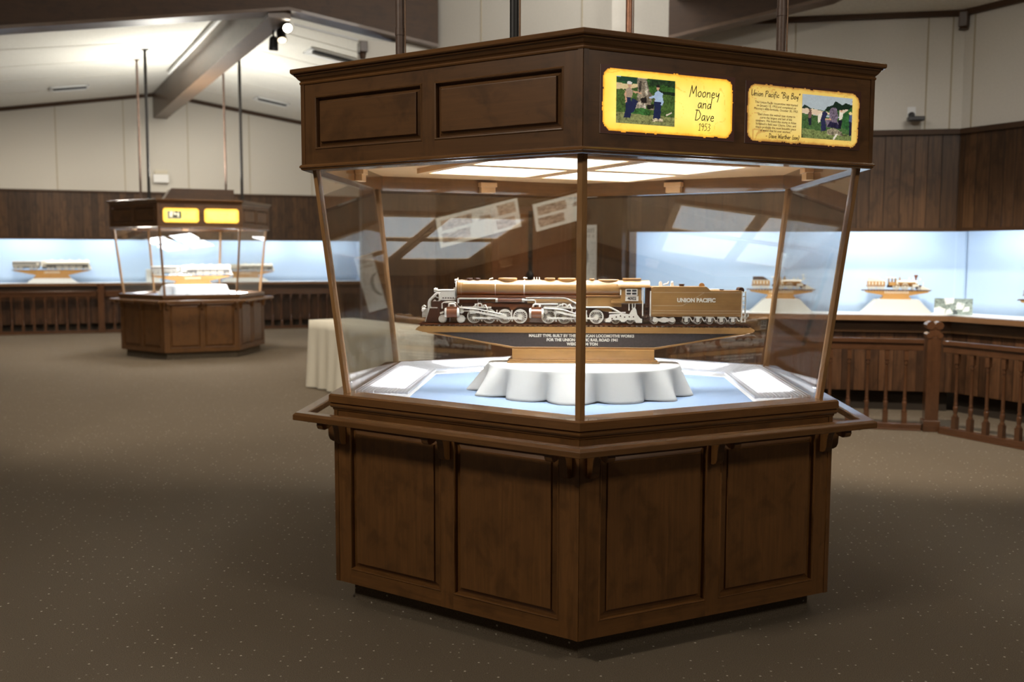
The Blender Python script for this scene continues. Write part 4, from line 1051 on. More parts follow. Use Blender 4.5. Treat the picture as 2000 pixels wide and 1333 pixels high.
for s in (-1, 1):
    o = text('UNION PACIFIC', .026, 'lettering', M['label_white'], te, Matrix.Translation((U(1356.5), s * .0518, V(583.8))) @ (FX if s < 0 else Matrix.Rotation(PI, 4, 'Z') @ FX), .0008, offset=.0012, fit=73 * K)
    tpart(te, 'ladder', IV, lambda m: (m.box(U(1442.5), U(1444.6), s * .050 - .004, s * .050 + .004, V(625.5), V(566)), m.box(U(1449), U(1451.2), s * .050 - .004, s * .050 + .004, V(625.5), V(566)), *[m.box(U(1443), U(1451), s * .050 - .0025, s * .050 + .0025, V(568.6 + 8.1 * i), V(567.0 + 8.1 * i)) for i in range(8)]))
    tpart(te, 'corner_handrail', IV, lambda m: m.tube([(U(1269.3), s * .050, V(566)), (U(1269.3), s * .050, V(615))], .0032, 8))
    tpart(te, 'truck_frame', IV, lambda m: m.prism([(U(1273), V(622)), (U(1276), V(616)), (U(1286), V(619)), (U(1296), V(616.5)), (U(1306), V(619)), (U(1314), V(616)), (U(1318), V(622)), (U(1313), V(627)), (U(1306), V(624)), (U(1298), V(626.5)), (U(1292), V(626.5)), (U(1285), V(624)), (U(1278), V(627))], s * .046 - .003, s * .046 + .003))
    for u in (1338, 1360.5, 1383, 1405, 1427):
        tpart(te, 'journal_box', IV, lambda m: (m.box(U(u - 3.2), U(u + 3.2), s * .047 - .004, s * .047 + .004, V(625), V(616)), m.box(U(u - 7.5), U(u + 7.5), s * .046 - .003, s * .046 + .003, V(617.5), V(615)), m.tube([(U(u + 8), s * .046, V(617)), (U(u + 11), s * .046, V(623)), (U(u + 14), s * .046, V(623))], .003)), .001)
    tpart(te, 'cab_steps', WD, lambda m: (m.box(U(1258), U(1260), s * .044 - .004, s * .044 + .004, V(622), V(590)), m.box(U(1266), U(1268), s * .044 - .004, s * .044 + .004, V(622), V(590)), *[m.box(U(1258), U(1268), s * .044 - .006, s * .044 + .006, V(598 + 8 * i), V(596 + 8 * i)) for i in range(4)]))
tpart(te, 'front_plate', WD, lambda m: m.box(U(1262), U(1270), -.044, .044, V(612), V(559)))
put_wheels(te, 'truck_wheel', [1277.5, 1311], 623.2, 7.0, 8, .036)
put_wheels(te, 'tender_wheel', [1338, 1360.5, 1383, 1405, 1427], 622.6, 7.4, 8, .036)
tpart(te, 'axle_frame', WD, lambda m: m.box(U(1275), U(1440), -.028, .028, V(624), V(614)))
tpart(te, 'filler_hatch', WD, lambda m: (m.cyl((U(1331), 0, V(557.5)), (U(1331), 0, V(554)), .012, n=16), m.cyl((U(1331), 0, V(554)), (U(1331), 0, V(552.8)), .015, n=16), m.cyl((U(1407), 0, V(565)), (U(1407), 0, V(562.6)), .014, n=16)))
tpart(te, 'vent_lid', WA, lambda m: (m.cyl((U(1369.5), -.006, V(556)), (U(1369.5), .006, V(556)), .013, n=22)))
tpart(te, 'rear_dome', WD, lambda m: (m.cyl((U(1443.5), -.036, V(564)), (U(1443.5), .036, V(564)), .013, n=18)))
tpart(te, 'coal_fittings', IV, lambda m: (m.box(U(1287), U(1293), -.01, .01, V(557.5), V(550.5)), m.box(U(1288), U(1292), -.006, .006, V(550.5), V(548)), m.tube([(U(1296), 0, V(554)), (U(1304), 0, V(552)), (U(1306), 0, V(548))], .003), m.box(U(1310), U(1315), -.01, .01, V(557.5), V(552)), m.sphere((U(1312.5), 0, V(550)), .006, .006, .006), m.box(U(1384), U(1402), -.03, .03, V(565), V(562.4))))
tpart(te, 'rear_coupler', IV, lambda m: (m.box(U(1443), U(1458), -.006, .006, V(620), V(614)), m.sphere((U(1458), 0, V(613)), .009, .010, .010)), .001)
# ================================================================== small carved trains in the other cases
def toy_wheel(mb, c, r, s, spokes=10):
    mb.ring(c, (0, 1, 0), r * .8, r, r * .3, 18)
    mb.cyl((c[0], c[1] - r * .2, c[2]), (c[0], c[1] + r * .2, c[2]), r * .22, n=10)
    for k in range(spokes):
        X = Matrix.Translation(c) @ Matrix.Rotation(2 * PI * k / spokes, 4, 'Y')
        mb.box(r * .15, r * .85, -r * .08, r * .08, -r * .05, r * .05, None, 0, X)

def old_train(loc, rz, L, label, group, tender_top, stack='diamond', stand_mat=None, tint=None, cap=False):
    # local x along the train, engine facing +x, z = 0 at the foot of the block; L = length of the stand
    root = empty('train_model', loc, rz)
    tag(root, label, 'model train', group)
    k = L / 136.0
    X = lambda u: (u - 68) * k
    Z = lambda v: (20 + 24 + 6 - v) * k + 0     # v measured downwards from the funnel top = 0 ... 50 at the foot
    sm = stand_mat or M['stand_light']
    def part(name, mat, fn, bevel=0):
        mb = MB(); fn(mb); return mb.build(name, mat, root, bevel=bevel)
    w = 7 * k
    part('block', sm, lambda m: (m.box(X(38), X(95), -9 * k, 9 * k, 0, Z(46.5)), m.box(X(41), X(92), -8 * k, 8 * k, Z(46.5), Z(42)),), .002)
    part('boat_board', sm, lambda m: m.prism([(X(6), Z(33)), (X(130), Z(33)), (X(128), Z(36)), (X(94), Z(42)), (X(42), Z(42)), (X(8), Z(36))], -w, w))
    part('lettering_band', M['label_white'], lambda m: [m.box(X(44 + 4 * i), X(46.6 + 4 * i), -w - .0006 * 1, -w, Z(35.2 + 2.6 * j), Z(33.8 + 2.6 * j)) for i in range(12) for j in range(2)])
    part('sleepers', M['walnut_dark'], lambda m: [m.box(X(1 + 5.6 * i), X(3.4 + 5.6 * i), -w * 1.15, w * 1.15, Z(33), Z(31.6)) for i in range(24)])
    part('rail', M['walnut_red'], lambda m: [m.box(X(0), X(136), s * 4 * k - .5 * k, s * 4 * k + .5 * k, Z(31.6), Z(30.6)) for s in (-1, 1)])
    # tender
    part('tender_body', M['stand_light'] if tint is None else tint, lambda m: (m.box(X(11), X(45), -6 * k, 6 * k, Z(21.5), Z(13)), m.box(X(9), X(46), -5 * k, 5 * k, Z(24), Z(22))), .001)
    part('tender_trim', M['ivory'], lambda m: [m.box(X(13 + 6.4 * i), X(15.6 + 6.4 * i), s * 6.1 * k - .3 * k, s * 6.1 * k + .3 * k, Z(20.5), Z(14.5)) for i in range(5) for s in (-1, 1)] + [m.box(X(10), X(46), -6.3 * k, 6.3 * k, Z(13.6), Z(12.6))])
    part('tender_load', M['ivory'] if tender_top == 'wood' else M['walnut_dark'], lambda m: [m.cyl((X(12 + (i % 3)), (-4 + 2 * (i % 5)) * k, Z(12.2 - 1.9 * (i // 5))), (X(42 - 3 * (i // 5)), (-4 + 2 * (i % 5)) * k, Z(12.2 - 1.9 * (i // 5))), 1.1 * k, n=8) for i in range(19)])
    for u in (15, 24, 33, 41):
        part('tender_wheel', M['ivory'], lambda m: [toy_wheel(m, (X(u), s * 4 * k, Z(27)), 3.5 * k, s, 6) for s in (-1, 1)])
    part('tender_truck', M['ivory'], lambda m: [m.box(X(a), X(b), s * 5 * k - .4 * k, s * 5 * k + .4 * k, Z(27.5), Z(25)) for (a, b) in ((12, 27), (30, 44)) for s in (-1, 1)])
    # engine
    part('boiler', M['ivory'], lambda m: (m.cyl((X(66), 0, Z(16.5)), (X(107), 0, Z(16.5)), 5.2 * k, n=22)))
    part('boiler_jacket', M['walnut'], lambda m: (m.cyl((X(70), 0, Z(16.7)), (X(104), 0, Z(16.7)), 5.25 * k, n=22), m.box(X(66), X(108), -6 * k, 6 * k, Z(21.8), Z(20.8))))
    part('cab', M['stand_light'], lambda m: ([m.box(X(a), X(b), -5.6 * k, 5.6 * k, Z(c), Z(d)) for (a, b, c, d) in ((52, 53.5, 22, 7.5), (64.5, 66.5, 22, 7.5), (52, 66, 22, 15))] + [m.box(X(58.5), X(60), -5.5 * k, 5.5 * k, Z(16), Z(7.5))]))
    part('cab_roof', M['ivory'], lambda m: (m.prism([(X(48), Z(7.6)), (X(67), Z(7.6)), (X(67), Z(6)), (X(60), Z(5)), (X(48), Z(6))], -7 * k, 7 * k)))
    if stack == 'diamond':
        part('funnel', M['walnut_red'], lambda m: m.lathe([(1.5 * k, Z(13)), (1.4 * k, Z(8)), (4.0 * k, Z(2)), (4.2 * k, Z(.8)), (3.2 * k, Z(0))], 16, Matrix.Translation((X(105), 0, 0))))
    else:
        part('funnel', M['ivory'], lambda m: m.lathe([(1.8 * k, Z(13)), (1.3 * k, Z(9)), (1.4 * k, Z(4)), (2.6 * k, Z(2)), (2.2 * k, Z(0))], 16, Matrix.Translation((X(110), 0, 0))))
    for u, r in ((74, 2.2), (92, 1.7), (100, 1.2)):
        part('dome', M['walnut'] if r > 2 else M['ivory'], lambda m: m.lathe([(r * k, Z(12.5)), (r * .95 * k, Z(9)), (r * .6 * k, Z(7.5)), (r * .7 * k, Z(6)), (.3 * k, Z(3.5 if r > 2 else 6))], 14, Matrix.Translation((X(u), 0, 0))))
    for u in (67, 84):
        part('driving_wheel', M['ivory'], lambda m: [toy_wheel(m, (X(u), s * 4.2 * k, Z(24)), 6.8 * k, s, 12) for s in (-1, 1)])
    for u in (99, 110):
        part('pilot_wheel', M['ivory'], lambda m: [toy_wheel(m, (X(u), s * 4.2 * k, Z(27.3)), 3.3 * k, s, 8) for s in (-1, 1)])
    part('rod', M['ivory'], lambda m: [m.box(X(66), X(104), s * 5.6 * k - .4 * k, s * 5.6 * k + .4 * k, Z(25.8), Z(24.2)) for s in (-1, 1)] + [m.box(X(98), X(110), s * 5 * k - 1.6 * k, s * 5 * k + 1.6 * k, Z(24), Z(19.5)) for s in (-1, 1)])
    part('frame', M['walnut_dark'], lambda m: (m.box(X(50), X(116), -3 * k, 3 * k, Z(26), Z(21)), m.box(X(105.5), X(108), -5 * k, 5 * k, Z(29), Z(18))))
    part('pilot', M['ivory'], lambda m: (m.prism([(X(114), Z(30.5)), (X(114), Z(23.5)), (X(118), Z(23)), (X(133), Z(30.5))], -6 * k, 6 * k), m.tube([(X(119), 0, Z(23)), (X(120), 0, Z(14))], .5 * k), m.sphere((X(113), 0, Z(9.5)), 1.6 * k, 1.4 * k, 2.2 * k)))
    return root
M['stand_light'] = wood_mat('light_stand_wood', (0.62, 0.33, 0.11, 1), rough=0.35, blotch=0.1, light=1.2, dark=0.75)
M['ivory_grey'] = plain('dark_and_pale_inlay', (0.16, 0.15, 0.14, 1), 0.4, 0, 0.5, 60, 0.5)

def long_train(loc, rz, L, label, group, dark_first=True, engine=True):
    root = empty('train_model', loc, rz)
    tag(root, label, 'model train', group)
    k = L / 152.0
    X = lambda u: (u - 76) * k
    Z = lambda v: (38 - v) * k
    def part(name, mat, fn, bevel=0):
        mb = MB(); fn(mb); return mb.build(name, mat, root, bevel=bevel)
    sm = M['stand_light']
    part('block', sm, lambda m: (m.box(X(42), X(111), -8 * k, 8 * k, 0, Z(34.5)), m.box(X(45), X(108), -7 * k, 7 * k, Z(34.5), Z(31))), .002)
    part('boat_board', sm, lambda m: m.prism([(X(4), Z(21.5)), (X(148), Z(21.5)), (X(146), Z(23)), (X(110), Z(31)), (X(44), Z(31)), (X(6), Z(23))], -5.5 * k, 5.5 * k))
    part('lettering_band', M['label_white'], lambda m: [m.box(X(62 + 3 * i), X(64 + 3 * i), -5.5 * k - .0008, -5.5 * k, Z(25.2 + 2.3 * j), Z(23.8 + 2.3 * j)) for i in range(10) for j in range(2)])
    part('track', M['walnut_dark'], lambda m: [m.box(X(1), X(151), -5.6 * k, 5.6 * k, Z(21.5), Z(20.6))])
    A, B = (M['ivory_grey'], M['ivory']) if dark_first else (M['ivory'], M['ivory_grey'])
    part('tender_body', A, lambda m: (m.box(X(3), X(55), -4.6 * k, 4.6 * k, Z(12.5), Z(4))), .002)
    part('tender_top', M['ivory'], lambda m: (m.box(X(3), X(54), -4.8 * k, 4.8 * k, Z(4.4), Z(2.2)), m.cyl((X(50), -4.9 * k, Z(8.5)), (X(50), 4.9 * k, Z(8.5)), 3 * k, n=16)))
    part('tender_rail', M['ivory'], lambda m: (m.box(X(3), X(54), -4.9 * k, 4.9 * k, Z(10), Z(8.8)), m.box(X(3), X(54), -4.7 * k, 4.7 * k, Z(13.5), Z(12.4))))
    part('engine_body', M['ivory'], lambda m: (m.cyl((X(60), 0, Z(6.5)), (X(148), 0, Z(6.5)), 5.4 * k, n=20), m.box(X(56), X(66), -5 * k, 5 * k, Z(14), Z(1.5))), .002)
    part('running_board', M['ivory_grey'], lambda m: m.box(X(60), X(146), -5.6 * k, 5.6 * k, Z(11), Z(9.6)))
    part('engine_frame', M['ivory_grey'], lambda m: (m.box(X(58), X(150), -3.4 * k, 3.4 * k, Z(18), Z(10)), m.box(X(4), X(54), -3 * k, 3 * k, Z(17), Z(13))))
    part('fittings', M['ivory'], lambda m: [m.box(X(a), X(a + 6), -2 * k, 2 * k, Z(1.6), Z(-1.2)) for a in (74, 92, 108, 126, 140)])
    part('pilot', M['ivory'], lambda m: m.prism([(X(146), Z(20)), (X(146), Z(10)), (X(149), Z(11)), (X(152.5), Z(20))], -4.6 * k, 4.6 * k))
    for u in (9, 18, 38, 47):
        part('tender_wheel', M['ivory'], lambda m: [toy_wheel(m, (X(u), s * 4 * k, Z(17.2)), 3.3 * k, s, 6) for s in (-1, 1)])
    for u in (90, 103, 116, 129):
        part('driving_wheel', M['ivory'], lambda m: [toy_wheel(m, (X(u), s * 4.2 * k, Z(15.2)), 5.4 * k, s, 10) for s in (-1, 1)])
    for u in (70, 78, 141):
        part('small_wheel', M['ivory'], lambda m: [toy_wheel(m, (X(u), s * 4.2 * k, Z(17.4)), 3.1 * k, s, 6) for s in (-1, 1)])
    return root

# ================================================================== the second case
C2 = (-5.896, 9.802, 0); RZ2 = R(208.8 + 90)
c2 = empty('display_case', C2, RZ2)
tag(c2, 'smaller-looking six-sided glass display case standing across the hall on the left', 'display case')
# vertex k of the case sits at -90 + 60 k in its own frame; the front is the edge from 268.8 to 328.8 degrees
build_case(c2, 0.861, 1, False)
A2 = Matrix.Translation(C2) @ Matrix.Rotation(RZ2, 4, 'Z') @ hexpt(1, 1.344 * .861)
a2 = RZ2 + R(90)
def sign2(label, s0, s1, photo):
    e = empty('lit_sign', A2, a2); tag(e, label, 'sign', 'lit signs on the far display case')
    w = s1 - s0
    sheet('parchment', w, .205, 90, 36, parchment(True, .012, w / .205, False, 21), M['sign_bright'], e, Matrix.Translation((s0 + w / 2, -.0006, 2.062)), .003)
    if photo:
        sh = [([(0, 0), (1, 0), (1, 1), (0, 1)], G(150, 146, 120), .4), ([(.15, .3), (.35, .25), (.4, .9), (.2, 1)], G(240, 236, 214)), ([(.45, .5), (.65, .5), (.6, .85), (.48, .9)], G(236, 234, 210)), ([(.7, .3), (.85, .3), (.85, .8), (.68, .8)], G(232, 232, 210)), ([(.4, .25), (.7, .2), (.66, .45), (.45, .48)], G(26, 30, 24)), ([(.55, .85), (.75, .8), (.7, 1), (.5, 1)], G(30, 34, 28)), ([(.86, .2), (1, .2), (1, .9), (.88, .9)], G(60, 64, 50))]
        sheet('printed_photo', .19, .11, 30, 20, picture(sh, .3, 4), M['photo'], e, Matrix.Translation((s0 + .155, -.0038, 2.065)), .0006)
    mb = MB()
    for i in range(4):
        mb.box(s0 + (w * .55 if photo else w * .1), s0 + w * .9, -.0042, -.0038, 2.09 - i * .022, 2.093 - i * .022)
    mb.build('text_lines', M['seam'], e)
LE = 1.344 * .861
sign2('yellow lit sign with a black and white photo on the far display case', .07, .56, True)
sign2('plain yellow lit sign with only text on the far display case', .63, 1.115, False)
mb = MB()
mb.prism([(-.44, 2.288), (-.30, 2.49), (.60, 2.49), (.60, 2.288)], -.2, .42)
mb.build('roof_box', M['wood_dark'], c2, (0.0, 0.0, 0), (0, 0, -RZ2 + R(28.8)))
def pipe2(x, y, z1, r, mat, lb):
    e = empty('hanging_pipe', (x, y, 2.29)); tag(e, lb, 'pipe', 'pipes above the far display case')
    m = MB(); m.cyl((0, 0, 0), (0, 0, z1 - 2.29), r, n=12); m.build('tube', mat, e)
    m = MB(); m.cyl((0, 0, z1 - 2.32), (0, 0, z1 - 2.29), r * 2.6, n=16); m.cyl((0, 0, 0), (0, 0, .06), r * 1.3, n=12); m.build('flange', mat, e)
def at_px(u, y):   # x on the line of sight for a given y, worked out once from the photograph's camera
    az = math.atan((u - 1000) / 1899.0) + R(-3.978)
    return math.tan(az) * (y + 4.72)
def ceil_z(x, y):
    return 4.62 - .155 * abs((x + 8.15) * .852 + (y - 13.93) * .524) + .02
for (u, y, r, mt, lb) in ((281, 10.05, .018, 'pipe', 'pale brown ceiling pipe at the back left of the far case'), (297, 9.35, .022, 'iron', 'black ceiling pipe at the front left of the far case'), (446, 10.55, .017, 'pipe', 'pale brown ceiling pipe at the back right of the far case'), (477, 9.90, .022, 'iron', 'black ceiling pipe at the front right of the far case')):
    x = at_px(u, y); pipe2(x, y, ceil_z(x, y), r, M[mt], lb)
draped('tablecloth', 'white scalloped tablecloth inside the far display case', C2[0] + .02, C2[1], .47, .33, 1.05, .8865, .05, 13, .035, M['cloth'], R(28.8), 8)
long_train((C2[0] - .02, C2[1], 1.0515), R(28.8), 1.20, 'model train with dark tender and pale engine inside the far display case', None, True)
# ================================================================== setting
def struct(name, mb, mat, parent=None, **kw):
    o = mb.build(name, mat, parent, **kw)
    if parent is None: o['kind'] = 'structure'
    return o
def v2(x, y, z=0): return Vector((x, y, z))
mb = MB(); mb.poly([(-19, -9, 0), (9, -9, 0), (9, 19, 0), (-19, 19, 0), (-19, -9, -.1), (9, -9, -.1), (9, 19, -.1), (-19, 19, -.1)], [(0, 1, 2, 3), (7, 6, 5, 4), (0, 4, 5, 1), (1, 5, 6, 2), (2, 6, 7, 3), (3, 7, 4, 0)], (1, 0, 0))
struct('floor', mb, M['carpet'])

class Wall:
    # a straight wall in its own frame: x along, -y towards the room, z up
    def __init__(s, A, B, name):
        s.A = v2(*A); s.B = v2(*B); s.L = (s.B - s.A).length
        d = (s.B - s.A).normalized(); s.ang = math.atan2(d.y, d.x); s.d = d; s.n = v2(d.y, -d.x)   # n points to the room side
        s.name = name
    def panel(s, nm, x0, x1, z0, z1, mat, y0=0.0, y1=0.12, grain=(0, 0, 1), parent=None, top=None):
        mb = MB()
        if top is None: mb.box(x0, x1, y0, y1, z0, z1, grain)
        else: mb.prism([(x0, z0), (x1, z0), (x1, top[1]), (x0, top[0])], y0, y1, None, 0, grain)
        return struct(nm, mb, mat, parent, loc=s.A, rot=(0, 0, s.ang)) if parent is None else mb.build(nm, mat, parent)
    def pt(s, x, out, z=0.0):
        p = s.A + s.d * x + s.n * out; return Vector((p.x, p.y, z))
    def inv(s, p):
        q = v2(p[0], p[1]) - s.A; return q.dot(s.d)

tn = [0]
def trim(w, x0, x1, z0, z1, mat, out=0.02, nm=None):
    tn[0] += 1
    return w.panel(nm or 'trim_%d' % tn[0], x0, x1, z0, z1, mat, -out, 0.0, (1, 0, 0))

def showcase(w, x0, x1, z0, z1, depth, label, folds, seed, mull=(), ex0=0.0, ex1=0.0):
    e = empty('wall_showcase', w.A, w.ang); tag(e, label, 'showcase')
    rnd = random.Random(seed)
    def box(nm, a, b, c, d, f, g, mat):
        m = MB(); m.box(a, b, c, d, f, g); return m.build(nm, mat, e)
    g0, g1 = x0, x1
    sh = MB(); sh.prism([(x0, .0), (x1, .0), (x1 + ex1, depth + .04), (x0 - ex0, depth + .04)], z0 - .05, z0, Matrix(((1, 0, 0, 0), (0, 0, 1, 0), (0, 1, 0, 0), (0, 0, 0, 1)))); sh.build('shelf', M['white'], e)
    sh = MB(); sh.prism([(x0, .045), (x1, .045), (x1 + ex1, depth + .04), (x0 - ex0, depth + .04)], z1 + .10, z1 + .13, Matrix(((1, 0, 0, 0), (0, 0, 1, 0), (0, 1, 0, 0), (0, 0, 0, 1)))); sh.build('top_board', M['white'], e)
    if ex0 == 0: box('end_board', x0 - .03, x0, 0.045, depth + .04, z0 - .05, z1 + .13, M['blue_curtain'])
    if ex1 == 0: box('end_board', x1, x1 + .03, 0.045, depth + .04, z0 - .05, z1 + .13, M['blue_curtain'])
    x0, x1 = x0 - ex0, x1 + ex1
    # hanging cloth
    n = int((x1 - x0) / .03); rows = 8; P = []
    fr = [(rnd.uniform(2.2, 6), rnd.uniform(0, 6), rnd.uniform(.3, 1)) for _ in range(3)]
    for j in range(rows + 1):
        t = j / rows
        for i in range(n + 1):
            x = x0 + (x1 - x0) * i / n
            env = 0.4 + 0.6 * abs(sin(x * 0.9 + seed))
            y = depth - .012 - folds * env * sum(q * (0.5 + 0.5 * sin(f * (x + .22 * (t - .5) * sin(p)) * 2.2 + p)) for f, p, q in fr) / 2.0
            P.append((x, y, z0 + (z1 + .1 - z0) * t))
    F = [(j * (n + 1) + i, j * (n + 1) + i + 1, (j + 1) * (n + 1) + i + 1, (j + 1) * (n + 1) + i) for j in range(rows) for i in range(n)]
    m = MB(); m.poly(P, F, (1, 0, 0), 0, True); o = m.build('backdrop_cloth', M['blue_curtain'], e, fix=False)
    s = o.modifiers.new('thick', 'SOLIDIFY'); s.thickness = .003
    x0, x1 = g0, g1
    # fluorescent strips behind the header
    k = max(1, int((x1 - x0) / 1.3))
    for i in range(k):
        a = x0 + (x1 - x0) * (i + .08) / k; b = x0 + (x1 - x0) * (i + .92) / k
        box('light_strip', a, b, .05, .09, z1 + .045, z1 + .07, M['strip_light'])
    xs = [x0] + list(mull) + [x1]
    for a, b in zip(xs, xs[1:]):
        box('glass_pane', a + .002, b - .002, .012, .018, z0 + .001, z1 + .02, M['glass_dim'])
    return e

SILL, WTOP, WOOD = 0.95, 1.80, 2.675
# ---------------- left wing end wall
AW = v2(-8.341, 13.843); dW = v2(cos(R(24)), sin(R(24)))
wl = Wall(AW - dW * 5.6, AW + dW * 4.45, 'left')
ridge_x = wl.inv((-8.15, 13.93))
RZ, SL = 4.62, 0.155
wl.panel('wall_left_lower', 0, wl.L, 0.17, SILL - .05, M['plank_low'])
wl.panel('baseboard_left', 0, wl.L, 0.0, 0.17, M['kick'], .06, .12)  # set-back strip, coloured dark for the shaded recess below the planks
wl.panel('wall_left_wood', 0, wl.L, WTOP, WOOD, M['plank'], 0, .04)
top = lambda x: RZ - SL * abs(x - ridge_x)
mb = MB(); mb.prism([(0, WOOD), (wl.L, WOOD), (wl.L, top(wl.L)), (ridge_x, RZ), (0, top(0))], 0, .12)
struct('wall_left_upper', mb, M['wall'], loc=wl.A, rot=(0, 0, wl.ang))
trim(wl, 0, wl.L, WOOD, WOOD + .035, M['beam'], .03)
trim(wl, 0, wl.L, SILL - .05, SILL, M['sill'], .10, 'window_sill_left')
trim(wl, 0, wl.L, SILL - .20, SILL - .05, M['wood_dark'], .03)
trim(wl, 0, wl.L, WTOP - .02, WTOP + .03, M['wood_dark'], .02)
for p in ((-9.847, 13.172), (-8.76, 13.656), (-7.695, 14.131), (-6.628, 14.605), (-5.5, 15.1)):
    x = wl.inv(p); tn[0] += 1
    wl.panel('trim_%d' % tn[0], x - .008, x + .008, WOOD + .03, top(x) - .02, M['seam'], -.006, 0.0)
for (a, b) in ((0, ridge_x), (ridge_x, wl.L)):
    m = MB(); m.prism([(a, top(a) - .07), (b, top(b) - .07), (b, top(b)), (a, top(a))], -.03, 0)
    tn[0] += 1; struct('trim_%d' % tn[0], m, M['beam'], loc=wl.A, rot=(0, 0, wl.ang))
showcase(wl, 0.02, wl.L - .35, SILL, WTOP - .02, .50, 'long pale blue lit showcase in the far left wall', .055, 3, (wl.L * .3, wl.L * .62))

# ---------------- right wing walls
RC = v2(3.596, 4.929)
d1 = v2(cos(R(-6.5)), sin(R(-6.5))); d2 = v2(cos(R(-57.6)), sin(R(-57.6)))
wr = Wall(RC - d1 * 3.32, RC, 'right'); wq = Wall(RC, RC + d2 * 3.2, 'right_near')
xw = wr.inv((0.502, 5.282)) 
for w, nm, x0 in ((wr, 'right', xw), (wq, 'right_near', 0.0)):
    w.panel('wall_%s_lower' % nm, 0, w.L, 0.20, SILL - .05, M['plank_low'], 0, .06)
    w.panel('baseboard_%s' % nm, 0, w.L, 0.0, 0.20, M['kick'], .10, .16)  # recess under the planks, its shade put into the dark colour
    w.panel('wall_%s_wood' % nm, 0, w.L, 1.775, WOOD, M['plank'], 0, .04)
    hx = .80 if nm == 'right' else 0.0
    w.panel('wall_%s_upper' % nm, hx, w.L, WOOD, 3.80, M['wall'])
    if hx: w.panel('wall_right_hall', 0, hx, WOOD, 5.2, M['wall'])
    trim(w, 0, w.L, WOOD, WOOD + .05, M['beam'], .03)
    trim(w, x0, w.L, SILL - .05, SILL, M['sill'], .13, 'window_sill_%s' % nm)
    trim(w, 0, w.L, SILL - .17, SILL - .05, M['wood_dark'], .04)
    trim(w, x0, w.L, 1.755, 1.79, M['wood_dark'], .02)
    trim(w, hx, w.L, 3.77, 3.84, M['beam'], .05)
wr.panel('wall_right_end', 0, xw - .03, SILL - .05, 1.775, M['wood'], 0, .06)
for x in (2.067 , 3.273, 3.491):
    xx = (x - wr.A.x) / d1.x; tn[0] += 1
    wr.panel('trim_%d' % tn[0], xx - .006, xx + .006, WOOD + .05, 3.78, M['seam'], -.006, 0)
tn[0] += 1; wq.panel('trim_%d' % tn[0], .10, .112, WOOD + .05, 3.78, M['seam'], -.006, 0)
showcase(wr, xw, wr.L, SILL, 1.76, .46, 'pale blue lit showcase in the right wall behind the foreground case', .02, 5, (), 0.0, .215)
showcase(wq, 0.0, wq.L, SILL, 1.76, .46, 'pale blue lit showcase in the near right wall at the picture edge', .02, 9, (), .215, 0.0)
m = MB(); m.box(-.04, .04, -.04, .10, -.12, 0.02); m.cyl((0, -.0, -.14), (0, -.0, -.11), .045, .03, n=12)
o = m.build('corbel', M['wood_dark'], None, RC + v2(-.03, -.04, 3.78), (0, 0, R(-32)), bevel=.008)
tag(o, 'small dark wooden corbel at the top corner of the right wall', 'corbel')

# ---------------- stub wall and back wall of the hall
TP = v2(-3.4, 6.18)
P850 = v2(-1.732, 6.922); S705 = v2(-2.547, 6.56); Qw = v2(0.505, 5.281)
ws = Wall(S705, P850, 'stub'); wb = Wall(P850, wr.pt(.2, 0), 'back')
for w, nm in ((ws, 'stub'), (wb, 'back')):
    w.panel('wall_%s_wood' % nm, 0, w.L, 0, WOOD, M['plank'], 0, .14)
    w.panel('wall_%s_upper' % nm, 0, w.L, WOOD, 5.2 if nm == 'back' else 3.98, M['wall'], 0, .14)
    trim(w, 0, w.L, WOOD, WOOD + .04, M['beam'], .03)
for x in (wb.inv((-1.136, 6.485)), wb.inv((.0, 5.65)), wb.inv((.43, 5.33))):
    tn[0] += 1; wb.panel('trim_%d' % tn[0], x - .006, x + .006, WOOD + .04, 5.2, M['seam'], -.006, 0)
# double door
xa, xb = wb.inv((-.978, 6.369)), wb.inv((-.06, 5.695))
e = empty('door_1', wb.A, wb.ang); e['kind'] = 'structure'
m = MB(); m.box(xa - .09, xa, -.05, 0, 0, 2.14); m.box(xb, xb + .09, -.05, 0, 0, 2.14); m.box(xa - .09, xb + .09, -.05, 0, 2.05, 2.16); m.build('door_frame', M['wood_trim'], e)
mid = (xa + xb) / 2
for a, b in ((xa, mid - .004), (mid + .004, xb)):
    m = MB(); m.box(a, b, -.035, 0, 0.01, 2.05); lf = m.build('door_leaf', M['door'], e)
    for z0, z1 in ((.15, .9), (1.02, 1.95)):
        m = MB(); raised_panel(m, a + .09, b - .09, z0, z1, .06, y=-.037); m.build('raised_panel', M['door'], lf)
m = MB(); m.box(mid - .025, mid + .025, -.05, -.036, .95, 2.0); m.lathe([(.01, -.02), (.045, -.01), (.05, .0), (.045, .01), (.01, .02)], 14, Matrix.Translation((mid, -.05, 1.30)) @ Matrix.Rotation(PI / 2, 4, 'X'))
for z in (1.1, 1.5, 1.72): m.sphere((mid, -.055, z), .022, .02, .035)
m.build('bolt_plate', M['iron'], e)
